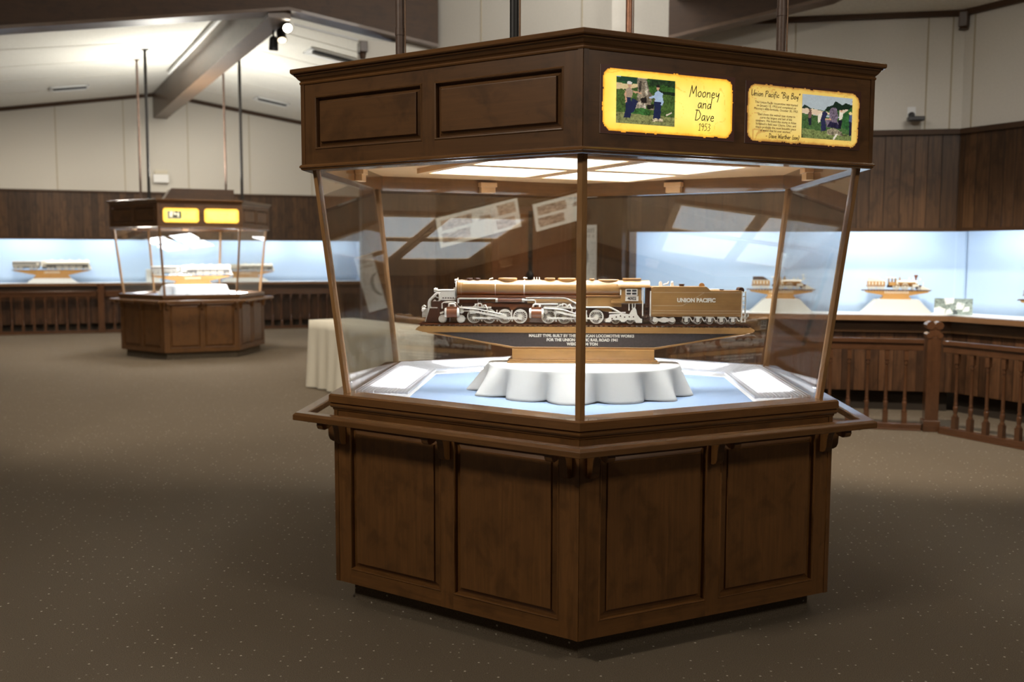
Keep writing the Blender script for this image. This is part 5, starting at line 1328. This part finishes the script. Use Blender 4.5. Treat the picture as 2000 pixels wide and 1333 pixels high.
# pale framed notice next to the door
xn0, xn1 = wb.inv((-.035, 5.678)), wb.inv((.189, 5.513))
e = empty('wall_notice', wb.A, wb.ang); tag(e, 'tall pale framed notice on the wood wall right of the double door', 'notice')
w_ = xn1 - xn0
m = MB(); m.box(xn0 - .012, xn1 + .012, -.025, -.0, 1.225, 1.845); m.build('frame', M['wood_trim'], e)
def notice(u, v):
    c = (.72, .70, .66)
    if .86 < v < .94 and .2 < u < .9 and hsh(int(u * 30), int(v * 60)) > .4: c = (.4, .38, .36)
    if .78 < v < .83 and .3 < u < .9 and hsh(int(u * 40), 3) > .5: c = (.45, .43, .4)
    if math.hypot((u - .25) / .5, (v - .45) / .28) < .75 and math.hypot((u - .1) / .5, (v - .45) / .28) > .75: c = (.30, .29, .27)
    if .6 < u < .95 and .1 < v < .7 and int(v * 50) % 2 == 0 and hsh(int(u * 30), int(v * 50)) > .45: c = (.55, .53, .5)
    return c
sheet('printed_sheet', w_, .60, 40, 90, notice, M['paper'], e, Matrix.Translation(((xn0 + xn1) / 2, -.0255, 1.535)), .001)
# dark pilaster where the back wall meets the right wall
xp = wb.inv((.30, 5.42))
o = wb.panel('pillar_1', xp, wb.L - .02, 0, WOOD, M['wood_dark'], -.10, 0.0)

# ---------------- left wing side wall behind the stub, and its ceiling
wd_ = Wall(wl.B - wl.d * .02, ws.pt(.4, -.16), 'wing')
wd_.panel('wall_wing_side', 0, wd_.L, 0, 3.96, M['wall'], 0, .08)
rd = v2(.524, -.852); pdv = v2(.852, .524)
def ceil_pt(along, s):
    p = v2(-8.15, 13.93) + rd * along + pdv * s
    return Vector((p.x, p.y, RZ - SL * abs(s)))
for s0, s1, nm in ((-6.2, 0.0, 'ceiling_left'), (0.0, 4.6, 'ceiling_right')):
    m = MB(); up = Vector((0, 0, .08))
    P = [ceil_pt(-.6, s0), ceil_pt(9.25, s0), ceil_pt(9.25, s1), ceil_pt(-.6, s1)]
    m.poly(P + [p + up for p in P], [(0, 1, 2, 3), (7, 6, 5, 4), (0, 4, 5, 1), (1, 5, 6, 2), (2, 6, 7, 3), (3, 7, 4, 0)], rd)
    struct(nm, m, M['ceiling'])
for q in (1.35, 2.7, 4.05, 5.4, 6.75, 8.1):
    for s0, s1 in ((-6.2, -.14), (.14, 4.6)):
        m = MB()
        P = [ceil_pt(q - .012, s0), ceil_pt(q + .012, s0), ceil_pt(q + .012, s1), ceil_pt(q - .012, s1)]
        dn = Vector((0, 0, -.006))
        m.poly(P + [p + dn for p in P], [(0, 1, 2, 3), (7, 6, 5, 4), (0, 4, 5, 1), (1, 5, 6, 2), (2, 6, 7, 3), (3, 7, 4, 0)], pdv)
        tn[0] += 1; struct('trim_%d' % tn[0], m, M['ceil_seam'])
# ridge beam
m = MB(); m.box(-.3, 9.18, -.125, .125, 4.125, 4.60)
struct('beam', m, M['beam_pale'], loc=(-8.15, 13.93, 0), rot=(0, 0, math.atan2(rd.y, rd.x)))
# gable truss over the mouth of the left wing
wt = Wall(TP - dW * 4.2, P850, 'truss')
pk = wt.inv((-3.294, 6.227)); zl = 4.237
zr = lambda x: zl - (.160 if x > pk else .150) * abs(x - pk)
for a, b, nm in ((0, pk, 'beam'), (pk, wt.L, 'beam')):
    m = MB(); m.prism([(a, zr(a)), (b, zr(b)), (b, 5.25), (a, 5.25)], -.16, .12)
    struct(nm, m, M['beam'], loc=wt.A, rot=(0, 0, wt.ang))
    m = MB(); m.prism([(a, zr(a) - .035), (b, zr(b) - .035), (b, zr(b)), (a, zr(a))], -.165, .125)  # paler strip paints the light on the underside of the beam
    tn[0] += 1; struct('trim_%d' % tn[0], m, M['beam_pale'], loc=wt.A, rot=(0, 0, wt.ang))
# beam at the mouth of the right wing
wg = Wall(v2(.819, 4.792), v2(.819, 4.792) + d1 * 4.0, 'gable')
m = MB(); m.prism([(0, 3.575), (4.0, 3.575 + .207 * 4.0), (4.0, 5.25), (0, 5.25)], -.10, .14)
struct('beam', m, M['beam'], loc=wg.A, rot=(0, 0, wg.ang))
m = MB(); m.prism([(0, 3.545), (4.0, 3.545 + .207 * 4.0), (4.0, 3.575 + .207 * 4.0), (0, 3.575)], -.105, .145)  # lit underside of this beam, put in as a paler band
tn[0] += 1; struct('trim_%d' % tn[0], m, M['beam_pale'], loc=wg.A, rot=(0, 0, wg.ang))
# right wing ceiling rises from the wall head
def ceil_plane(nm, pts):
    m = MB(); up = Vector((0, 0, .06)); P = [Vector(p) for p in pts]; n = len(P)
    m.poly(P + [p + up for p in P], [tuple(range(n - 1, -1, -1)), tuple(range(n, 2 * n))] + [(i, (i + 1) % n, n + (i + 1) % n, n + i) for i in range(n)], (1, 0, 0))
    return struct(nm, m, M['ceiling'])
a_, b_, c_ = wr.pt(.62, 0), wr.pt(wr.L, 0), wq.pt(wq.L, 0)
ceil_plane('ceiling_wing', [(a_.x, a_.y, 3.81), (b_.x, b_.y, 3.81), (b_.x - .35, b_.y - 2.6, 4.22), (a_.x - .2, a_.y - 2.6, 4.22)])
ceil_plane('ceiling_wing_near', [(b_.x, b_.y, 3.81), (c_.x, c_.y, 3.81), (c_.x - 2.3, c_.y - 1.2, 4.22), (b_.x - .35, b_.y - 2.6, 4.22)])
ceil_plane('ceiling_hall', [(-9, -8.5, 5.25), (7.5, -8.5, 5.25), (7.5, 5.6, 5.25), (1.2, 5.6, 5.25), (-1.6, 7.1, 5.25), (-9, 3.6, 5.25)])

# ---------------- railings
def newel(loc, rz, label, h=.97):
    e = empty('newel_post', loc, rz); tag(e, label, 'post')
    m = MB(); m.box(-.055, .055, -.055, .055, 0, h - .13); m.build('shaft', M['fence'], e, bevel=.004)
    m = MB(); m.box(-.068, .068, -.068, .068, 0, .10); m.build('foot', M['fence'], e, bevel=.004)
    m = MB()
    for sx in (-1, 1):
        m.cyl((sx * .035, -.06, h - .03), (sx * .035, .06, h - .03), .035, n=16); m.cyl((sx * .042, -.06, h - .115), (sx * .042, .06, h - .115), .026, n=14)
    m.box(-.045, .045, -.055, .055, h - .13, h - .02); m.build('scroll_cap', M['fence'], e, bevel=.003)
    return e
BAL = None
def baluster_mesh():
    m = MB()
    m.box(-.022, .022, -.022, .022, .0, .115)
    m.lathe([(.021, .115), (.024, .125), (.014, .137), (.018, .152), (.021, .19), (.019, .205), (.012, .213), (.021, .223), (.012, .233), (.0155, .25), (.0145, .36), (.0125, .52), (.012, .53), (.020, .540), (.012, .550), (.016, .562), (.017, .572)], 12)
    m.box(-.018, .018, -.018, .018, .572, .66)
    return m
def railing(A, B, label, spacing, post0=.06):
    global BAL
    A, B = v2(*A), v2(*B); L = (B - A).length; d = (B - A).normalized(); a = math.atan2(d.y, d.x)
    e = empty('railing', A, a); tag(e, label, 'railing', 'turned wooden railings')
    m = MB(); m.box(0, L, -.035, .035, .765, .802); m.box(0, L, -.022, .022, .70, .765); m.build('top_rail', M['fence'], e, bevel=.004)
    m = MB(); m.box(0, L, -.03, .03, .012, .058); m.box(0, L, -.045, .045, 0.0, .014); m.build('bottom_rail', M['fence'], e, bevel=.003)
    n = max(1, int(round((L - 2 * post0) / spacing)))
    for i in range(n):
        x = post0 + (L - 2 * post0) * (i + .5) / n
        if BAL is None:
            o = baluster_mesh().build('baluster', M['fence'], e, (x, 0, .045)); BAL = o.data
        else:
            o = bpy.data.objects.new('baluster', BAL); link(o, e); o.location = (x, 0, .045)
    return e
fl = lambda u: v2(-10.73 + (4.94) * u, 12.57 + 2.27 * u)
N1 = v2(-9.14, 13.30)
dF = v2(4.94, 2.27).normalized()
railing(N1 - dF * 3.2, N1 - dF * .075, 'left wooden railing with turned spindles below the far blue showcase', .185)
railing(N1 + dF * .075, N1 + dF * 5.4, 'long wooden railing with turned spindles running behind the far display case', .185)
newel((N1.x, N1.y, 0), math.atan2(dF.y, dF.x), 'wooden newel post left of the far display case', .93)
N2 = v2(3.06, 3.91)
e1_ = v2(.70, 4.32); dd1 = (N2 - e1_).normalized(); dd2 = v2(.515, -.857)
railing(e1_, N2 - dd1 * .075, 'wooden railing with turned spindles behind the foreground case on the right', .155)
railing(N2 + dd2 * .12, N2 + dd2 * 2.6, 'wooden railing with turned spindles at the right picture edge', .150)
newel((N2.x, N2.y, 0), R(-6.5), 'scroll-topped wooden newel post at the corner of the right railings', .955)

# ---------------- trains, plinths and photographs in the wall showcases
def plinth(loc, rz, wt_, wb_, h, dep, label):
    e = MB()
    P = []
    steps = [(0, 1), (.12, .86), (.35, .62), (.65, .30), (.9, .06), (.98, .0), (1, -.02)]
    for t, q in steps:
        w = wt_ + (wb_ - wt_) * max(0, q); dd = dep * (.75 + .25 * max(0, q))
        P += [(-w / 2, -dd / 2, h * t), (w / 2, -dd / 2, h * t), (w / 2, dd / 2, h * t), (-w / 2, dd / 2, h * t)]
    F = [(4 * j + i, 4 * j + (i + 1) % 4, 4 * j + 4 + (i + 1) % 4, 4 * j + 4 + i) for j in range(len(steps) - 1) for i in range(4)]
    F += [(3, 2, 1, 0), tuple(4 * (len(steps) - 1) + i for i in range(4))]
    e.poly(P, F, (1, 0, 0), 0, False)
    o = e.build('draped_plinth', M['cloth'], None, loc, (0, 0, rz), bevel=.006)
    tag(o, label, 'plinth', 'white draped plinths in the wall showcases'); return o
def in_case(w, p, out=-.25):
    return w.pt(w.inv(p), out)
ra = wr.ang
p = in_case(wr, (2.045, 5.357)); plinth((p.x, p.y, SILL), ra, .36, .62, .135, .24, 'white draped plinth seen through the foreground case on the right')
old_train((p.x, p.y, SILL + .135), ra, .685, 'old wood-burning train model on plinth seen through the right glass pane', 'train models in the right showcase', 'dark', 'straight')
p = in_case(wr, (3.15, 5.232)); plinth((p.x, p.y, SILL), ra, .41, .66, .14, .24, 'white draped plinth just right of the foreground case')
old_train((p.x, p.y, SILL + .14), ra, .665, 'old train model with red funnel on plinth right of the foreground case', 'train models in the right showcase', 'wood', 'diamond')
p = wq.pt(.69 + .18, -.24); plinth((p.x, p.y, SILL), wq.ang, .36, .5, .075, .22, 'white draped plinth cut by the right picture edge')
old_train((p.x, p.y, SILL + .075), wq.ang, .70, 'reddish train model cut off by the right picture edge', 'train models in the right showcase', 'dark', 'diamond', None, M['walnut_red'])
bw = [([(0, 0), (1, 0), (1, 1), (0, 1)], (.25, .30, .27), .6), ([(0, 0), (.28, 0), (.3, .35), (.12, .5), (0, .4)], (.85, .86, .84), .1), ([(.3, .6), (.5, .7), (.52, 1), (.25, 1)], (.8, .82, .8), .3), ([(.3, .0), (.5, .1), (.42, .4), (.32, .3)], (.8, .8, .8), .2), ([(.55, .3), (.75, .35), (.8, .7), (.6, .8)], (.75, .78, .76), .3), ([(.74, .2), (.9, .25), (.92, .5), (.8, .5)], (.8, .82, .8), .2), ([(.5, .0), (.62, .05), (.6, .3), (.5, .3)], (.06, .08, .08), .2)]
p0, p1 = v2(3.50, 5.0), v2(3.60, 4.985)
e = empty('photograph_print', wr.pt(wr.L - .015, -.06, SILL), R(-20)); tag(e, 'black and white photograph print leaning in the showcase corner by the newel post', 'photograph')
sheet('printed_photo', .34, .16, 60, 30, picture(bw, .4, 3), M['paper'], e, Matrix.Translation((0.03, 0, .082)) @ Matrix.Rotation(R(-8), 4, 'X'), .002)
la = wl.ang
p = in_case(wl, (-10.11, 13.33)); plinth((p.x, p.y, SILL), la, .66, .90, .09, .26, 'white draped plinth at the left end of the far showcase')
long_train((p.x, p.y, SILL + .09), la, 1.40, 'long pale train model at the left end of the far showcase', 'train models in the far left showcase')
p = in_case(wl, (-6.83, 14.79)); plinth((p.x, p.y, SILL), la, .72, .96, .08, .26, 'white draped plinth behind the far display case')
long_train((p.x, p.y, SILL + .08), la, 1.16, 'pale train model in the showcase behind the far display case', 'train models in the far left showcase', False)
p = in_case(wl, (-8.45, 14.07)); m = MB(); m.box(-.13, .13, -.09, .09, 0, .26); o = m.build('white_box', M['white'], None, (p.x, p.y, SILL), (0, 0, la), bevel=.01)
tag(o, 'plain white box in the showcase behind the far display case', 'box')

# ---------------- cream-covered table behind the foreground case
ta = math.atan2(4.98 - 6.15, -1.974 + 3.04)
tx = v2(-2.51, 5.57) ; nrm = v2(sin(-ta), cos(ta))
L_, W_ = 1.72, .56
e = empty('covered_table', (tx.x + nrm.x * W_ / 2, tx.y + nrm.y * W_ / 2, 0), ta)
tag(e, 'long table under a cream floor-length cloth behind the left glass', 'table')
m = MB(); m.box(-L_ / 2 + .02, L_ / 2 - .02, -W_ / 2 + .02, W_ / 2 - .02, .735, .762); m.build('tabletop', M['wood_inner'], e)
for sx in (-1, 1):
    for sy in (-1, 1):
        m = MB(); m.cyl((sx * (L_ / 2 - .12), sy * (W_ / 2 - .1), 0), (sx * (L_ / 2 - .12), sy * (W_ / 2 - .1), .735), .016, n=10); m.build('leg', M['iron'], e)
m = MB(); nper = 200; per = []
for i in range(nper):
    t = i / nper * 2 * (L_ + W_)
    if t < L_: per.append((-L_ / 2 + t, -W_ / 2, 0, -1))
    elif t < L_ + W_: per.append((L_ / 2, -W_ / 2 + t - L_, 1, 0))
    elif t < 2 * L_ + W_: per.append((L_ / 2 - (t - L_ - W_), W_ / 2, 0, 1))
    else: per.append((-L_ / 2, W_ / 2 - (t - 2 * L_ - W_), -1, 0))
rows = []
for j in range(9):
    t = j / 8; row = []
    for i, (x, y, nx, ny) in enumerate(per):
        o_ = .004 + t * (.03 + .024 * sin(i * .62) + .02 * sin(i * .23 + 1.1))
        row.append((x + nx * o_, y + ny * o_, .772 - .004 * (j > 0) - t * .757))
    rows.append(row)
P = [q for r in rows for q in r]
F = [(j * nper + i, (j + 1) * nper + i, (j + 1) * nper + (i + 1) % nper, j * nper + (i + 1) % nper) for j in range(8) for i in range(nper)] + [tuple(range(nper))]
m.poly(P, F, (0, 0, 1), 0, False)
o = m.build('table_cover', M['cloth_cream'], e)
for pl_ in o.data.polygons: pl_.use_smooth = abs(pl_.normal.z) < .7

# ---------------- small fixtures
def vent(p, lb, rz, tilt, w=.62, d=.34):
    e = empty('ceiling_vent', p, rz); e.rotation_euler = (tilt[0], tilt[1], rz); tag(e, lb, 'vent', 'ceiling vents in the left wing')
    m = MB()
    for (a, b, c, dd) in ((-w / 2, w / 2, -d / 2, -d / 2 + .05), (-w / 2, w / 2, d / 2 - .05, d / 2), (-w / 2, -w / 2 + .05, -d / 2, d / 2), (w / 2 - .05, w / 2, -d / 2, d / 2)): m.box(a, b, c, dd, -.03, -.004)
    m.build('frame', M['vent'], e)
    m = MB(); m.box(-w / 2 + .05, w / 2 - .05, -d / 2 + .03, -d / 2 + .11, -.055, -.004); m.build('slot', M['black'], e)
    m = MB(); m.prism([(-d / 2 + .115, -.075), (d / 2 - .05, -.03), (d / 2 - .05, -.004), (-d / 2 + .115, -.004)], -w / 2 + .05, w / 2 - .05, Matrix.Rotation(PI / 2, 4, 'Z') @ Matrix.Identity(4)); m.build('deflector', M['vent'], e)
ar = math.atan2(pdv.y, pdv.x)
vent((-8.754, 11.683, RZ - SL * abs((v2(-8.754, 11.683) - v2(-8.15, 13.93)).dot(pdv))), 'ceiling vent on the left slope of the far ceiling', ar, (0, -math.atan(SL), 0))
vent((-5.749, 13.32, RZ - SL * abs((v2(-5.749, 13.32) - v2(-8.15, 13.93)).dot(pdv))), 'ceiling vent on the right slope left of the foreground case', ar, (0, math.atan(SL), 0))
vent((-3.60, 9.45, RZ - SL * abs((v2(-3.6, 9.45) - v2(-8.15, 13.93)).dot(pdv))), 'nearest ceiling vent just above the crown of the foreground case', ar, (0, math.atan(SL), 0), .75, .42)
# spotlights on the ridge beam
for (x, y, z, dirv, lens, lb) in ((-3.335, 6.36, 4.09, (.35, -.75, -.45), 'lamp_lens', 'brightest ceiling spotlight pointing at the viewer'), (-3.45, 6.52, 4.02, (.25, -.45, -.85), 'lamp_lens_dim', 'middle ceiling spotlight aimed downwards with warm lens'), (-3.60, 6.70, 3.96, (-.1, .2, -1), 'black', 'unlit dark ceiling spotlight left of the two lit ones')):
    e = empty('spotlight', (x, y, z)); tag(e, lb, 'spotlight', 'ceiling spotlights')
    dv = Vector(dirv).normalized()
    m = MB(); m.cyl(-dv * .07, dv * .06, .050, .056, n=20); m.cyl(-dv * .10, -dv * .07, .03, .05, n=20); m.build('can', M['black'] if lens == 'black' else M['iron'], e)
    m = MB(); m.cyl(dv * .060, dv * .063, .048, n=20); m.build('lens', M[lens], e)
    m = MB(); m.cyl((0, 0, .02), (0, 0, 4.13 - z), .012, n=8); m.build('stem', M['black'], e)
m = MB(); m.tube([(-3.24, 6.30, 4.10), (-2.58, 6.62, 3.985)], .014, 8)
o = m.build('conduit', M['vent'], None); tag(o, 'white conduit running along the ceiling from the spotlights', 'conduit')
m = MB(); m.box(-.045, .045, -.12, .06, -.10, .02); m.cyl((0, -.03, -.17), (0, -.03, -.10), .03, .045, n=12)
o = m.build('corbel', M['wood_dark'], None, (-2.53, 6.60, 3.93), (0, 0, R(24)), bevel=.006); tag(o, 'small dark corbel below the left gable beam', 'corbel')
# strip lamp beside the ridge beam
e = empty('track_light_bar', (-8.15 + rd.x * 6.2 - pdv.x * .24, 13.93 + rd.y * 6.2 - pdv.y * .24, 4.50), math.atan2(rd.y, rd.x)); tag(e, 'pale track light bar along the far ridge beam', 'track light')
m = MB(); m.box(-3.4, 2.4, -.02, .02, 0, .045); m.build('track', M['vent'], e)
m = MB(); m.cyl((1.5, 0, -.06), (2.3, 0, -.06), .03, n=12); m.build('tube_lamp', M['vent'], e)
# emergency box on the far wall
x0 = wl.inv((-8.291, 13.865)); e = empty('emergency_light', wl.A, wl.ang); tag(e, 'small white emergency light box on the far left wall', 'emergency light')
m = MB(); m.box(x0, x0 + .28, -.09, 0, 2.89, 3.05); m.build('housing', M['white'], e, bevel=.01)
m = MB(); m.box(x0 + .02, x0 + .26, -.07, 0, 3.055, 3.13); m.build('lamp_head', M['cloth_cream'], e, bevel=.01)
# camera on the right wall
x0 = wr.inv((3.165, 4.98)); e = empty('security_camera', wr.A, wr.ang); tag(e, 'small black security camera on white plate on the right wall', 'camera')
m = MB(); m.box(x0 - .055, x0 + .02, -.012, 0, 2.82, 2.94); m.build('mounting_plate', M['vent'], e)
m = MB(); m.cyl((x0 - .02, -.012, 2.87), (x0 - .02, -.09, 2.83), .022, n=12); m.sphere((x0 - .02, -.03, 2.86), .03, .03, .03); m.build('joint', M['black'], e)
m = MB(); m.box(x0 - .07, x0 + .08, -.15, -.05, 2.795, 2.835); m.build('body', M['black'], e, bevel=.008)

# ---------------- lit wall of pictures to the left of the viewer (it shows in the glass)
wx = Wall(v2(-4.6, -5.4), v2(-4.2, 1.6), 'gallery')
wx.panel('wall_gallery', 0, wx.L, 0, 3.2, M['plank'], 0, .1)
sep = lambda seed: picture([([(0, 0), (1, 0), (1, 1), (0, 1)], (.74, .70, .56), .04)] + [([(x0_, y0_), (x1_, y0_), (x1_, y1_), (x0_, y1_)], (.34, .25, .17), .7) for (x0_, x1_, y0_, y1_) in ((.04, .26, .55, .9), (.58, .95, .55, .88), (.06, .30, .10, .42), (.62, .96, .12, .44))] + [([(.3, .55), (.54, .55), (.54, .9), (.3, .9)], (.7, .66, .54), .3), ([(.34, .56), (.50, .56), (.48, .7), (.36, .68)], (.38, .3, .22), .5)], .1, seed, 40)
for i, (y0_, y1_, z0_, z1_, sd, lb) in enumerate(((-3.20, -2.42, .68, .93, 3, 'sepia picture board, nearest to the glass case on the gallery wall'), (-4.15, -3.34, .60, .84, 6, 'sepia picture board, farther along the gallery wall'))):
    a_, b_ = wx.L * (y0_ + 5.4) / 7.0, wx.L * (y1_ + 5.4) / 7.0
    e = empty('picture_board', wx.A, wx.ang); tag(e, lb, 'picture board', 'sepia picture boards')
    m = MB(); m.box(a_ - .02, b_ + .02, -.05, 0, z0_ - .02, z1_ + .02); m.build('frame', M['wood_dark'], e)
    sheet('printed_sheet', b_ - a_, z1_ - z0_, 80, 40, sep(sd), M['board_lit'], e, Matrix.Translation(((a_ + b_) / 2, -.051, (z0_ + z1_) / 2)), .002)
# ================================================================== light
def spot(loc, tgt, power, size, col=(1, .90, .76), blend=.6, rad=.08):
    l = bpy.data.lights.new('unseen_hall_spot', 'SPOT'); l.energy = power; l.spot_size = R(size); l.spot_blend = blend; l.color = col; l.shadow_soft_size = rad
    o = bpy.data.objects.new('unseen_hall_spot', l); o.location = loc
    o.rotation_euler = (Vector(tgt) - Vector(loc)).to_track_quat('-Z', 'Y').to_euler(); link(o); return o
def area(loc, tgt, power, sx, sy, col=(1, .93, .82)):
    l = bpy.data.lights.new('unseen_area_light', 'AREA'); l.energy = power; l.shape = 'RECTANGLE'; l.size = sx; l.size_y = sy; l.color = col
    o = bpy.data.objects.new('unseen_area_light', l); o.location = loc
    o.rotation_euler = (Vector(tgt) - Vector(loc)).to_track_quat('-Z', 'Y').to_euler(); link(o); return o
# uplights on top of the far case
area((C2[0], C2[1], 2.62), (C2[0] + .01, C2[1], 4.6), 130, .9, .5, (1, .97, .88))
# unseen area lamps added to brighten the left wing
area((-4.6, 8.1, 4.05), (-4.8, 8.4, 0), 90, .6, .6, (1, .9, .76))
area((-8.9, 10.3, 4.0), (-8.9, 10.5, 0), 110, .6, .6, (1, .9, .76))
area((-6.8, 12.3, 4.2), (-6.8, 12.8, 0), 45, .5, .5, (1, .92, .8))
# unseen hall lamps, added: left-front key, fill on walls, pools on the floor
area((-3.6, -4.2, 4.9), (-.4, -.6, 1.0), 150, .7, .7, (1, .92, .80))
spot((1.9, 2.2, 4.1), (2.7, 3.9, 0), 720, 72)
area((4.2, -4.6, 4.9), (.6, -.6, 1.4), 95, .7, .7, (1, .92, .80))
area((-.3, 2.4, 4.9), (-.6, 5.8, 3.6), 70, 1.0, 1.0, (1, .95, .88))
spot((-2.2, 2.6, 4.9), (-2.6, 4.6, 0), 400, 80)
spot((-5.0, 3.0, 4.6), (-5.2, 5.2, 0), 330, 90)
area((3.1, 1.2, 5.0), (3.3, 5.0, 3.2), 135, .8, .8, (1, .95, .88))
w = bpy.data.worlds.new('room_ambient'); SC.world = w; w.use_nodes = True
bg = w.node_tree.nodes['Background']; bg.inputs[0].default_value = (1, .88, .74, 1); bg.inputs[1].default_value = .035

# ================================================================== camera
cd = bpy.data.cameras.new('camera'); cam = bpy.data.objects.new('camera', cd); link(cam)
fpx = 1899.05
cd.sensor_width = 36.0; cd.sensor_fit = 'HORIZONTAL'; cd.lens = fpx / 2000 * 36.0
cd.clip_start = .05; cd.clip_end = 100
pitch, roll, yaw = R(-5.141), R(.151), R(-3.978)
fw = Vector((sin(yaw) * cos(pitch), cos(yaw) * cos(pitch), sin(pitch)))
r0 = Vector((cos(yaw), -sin(yaw), 0)); u0 = r0.cross(fw)
rr = r0 * cos(roll) + u0 * sin(roll); uu = rr.cross(fw)
mx = Matrix(((rr.x, uu.x, -fw.x), (rr.y, uu.y, -fw.y), (rr.z, uu.z, -fw.z))).to_4x4()
mx.translation = Vector((0, -4.72, 1.534)); cam.matrix_world = mx
cd.dof.use_dof = True; cd.dof.focus_distance = 3.75; cd.dof.aperture_fstop = 2.6; cd.dof.aperture_blades = 0
SC.camera = cam
SC.view_settings.view_transform = 'Standard'; SC.view_settings.look = 'None'; SC.view_settings.gamma = 1.0
SC.view_settings.exposure = 0.0; SC.view_settings.use_curve_mapping = False
SC.cycles.max_bounces = 10; SC.cycles.diffuse_bounces = 4; SC.cycles.glossy_bounces = 5; SC.cycles.transparent_max_bounces = 28
SC.cycles.sample_clamp_indirect = 6.0
SC.cycles.caustics_reflective = False; SC.cycles.caustics_refractive = False
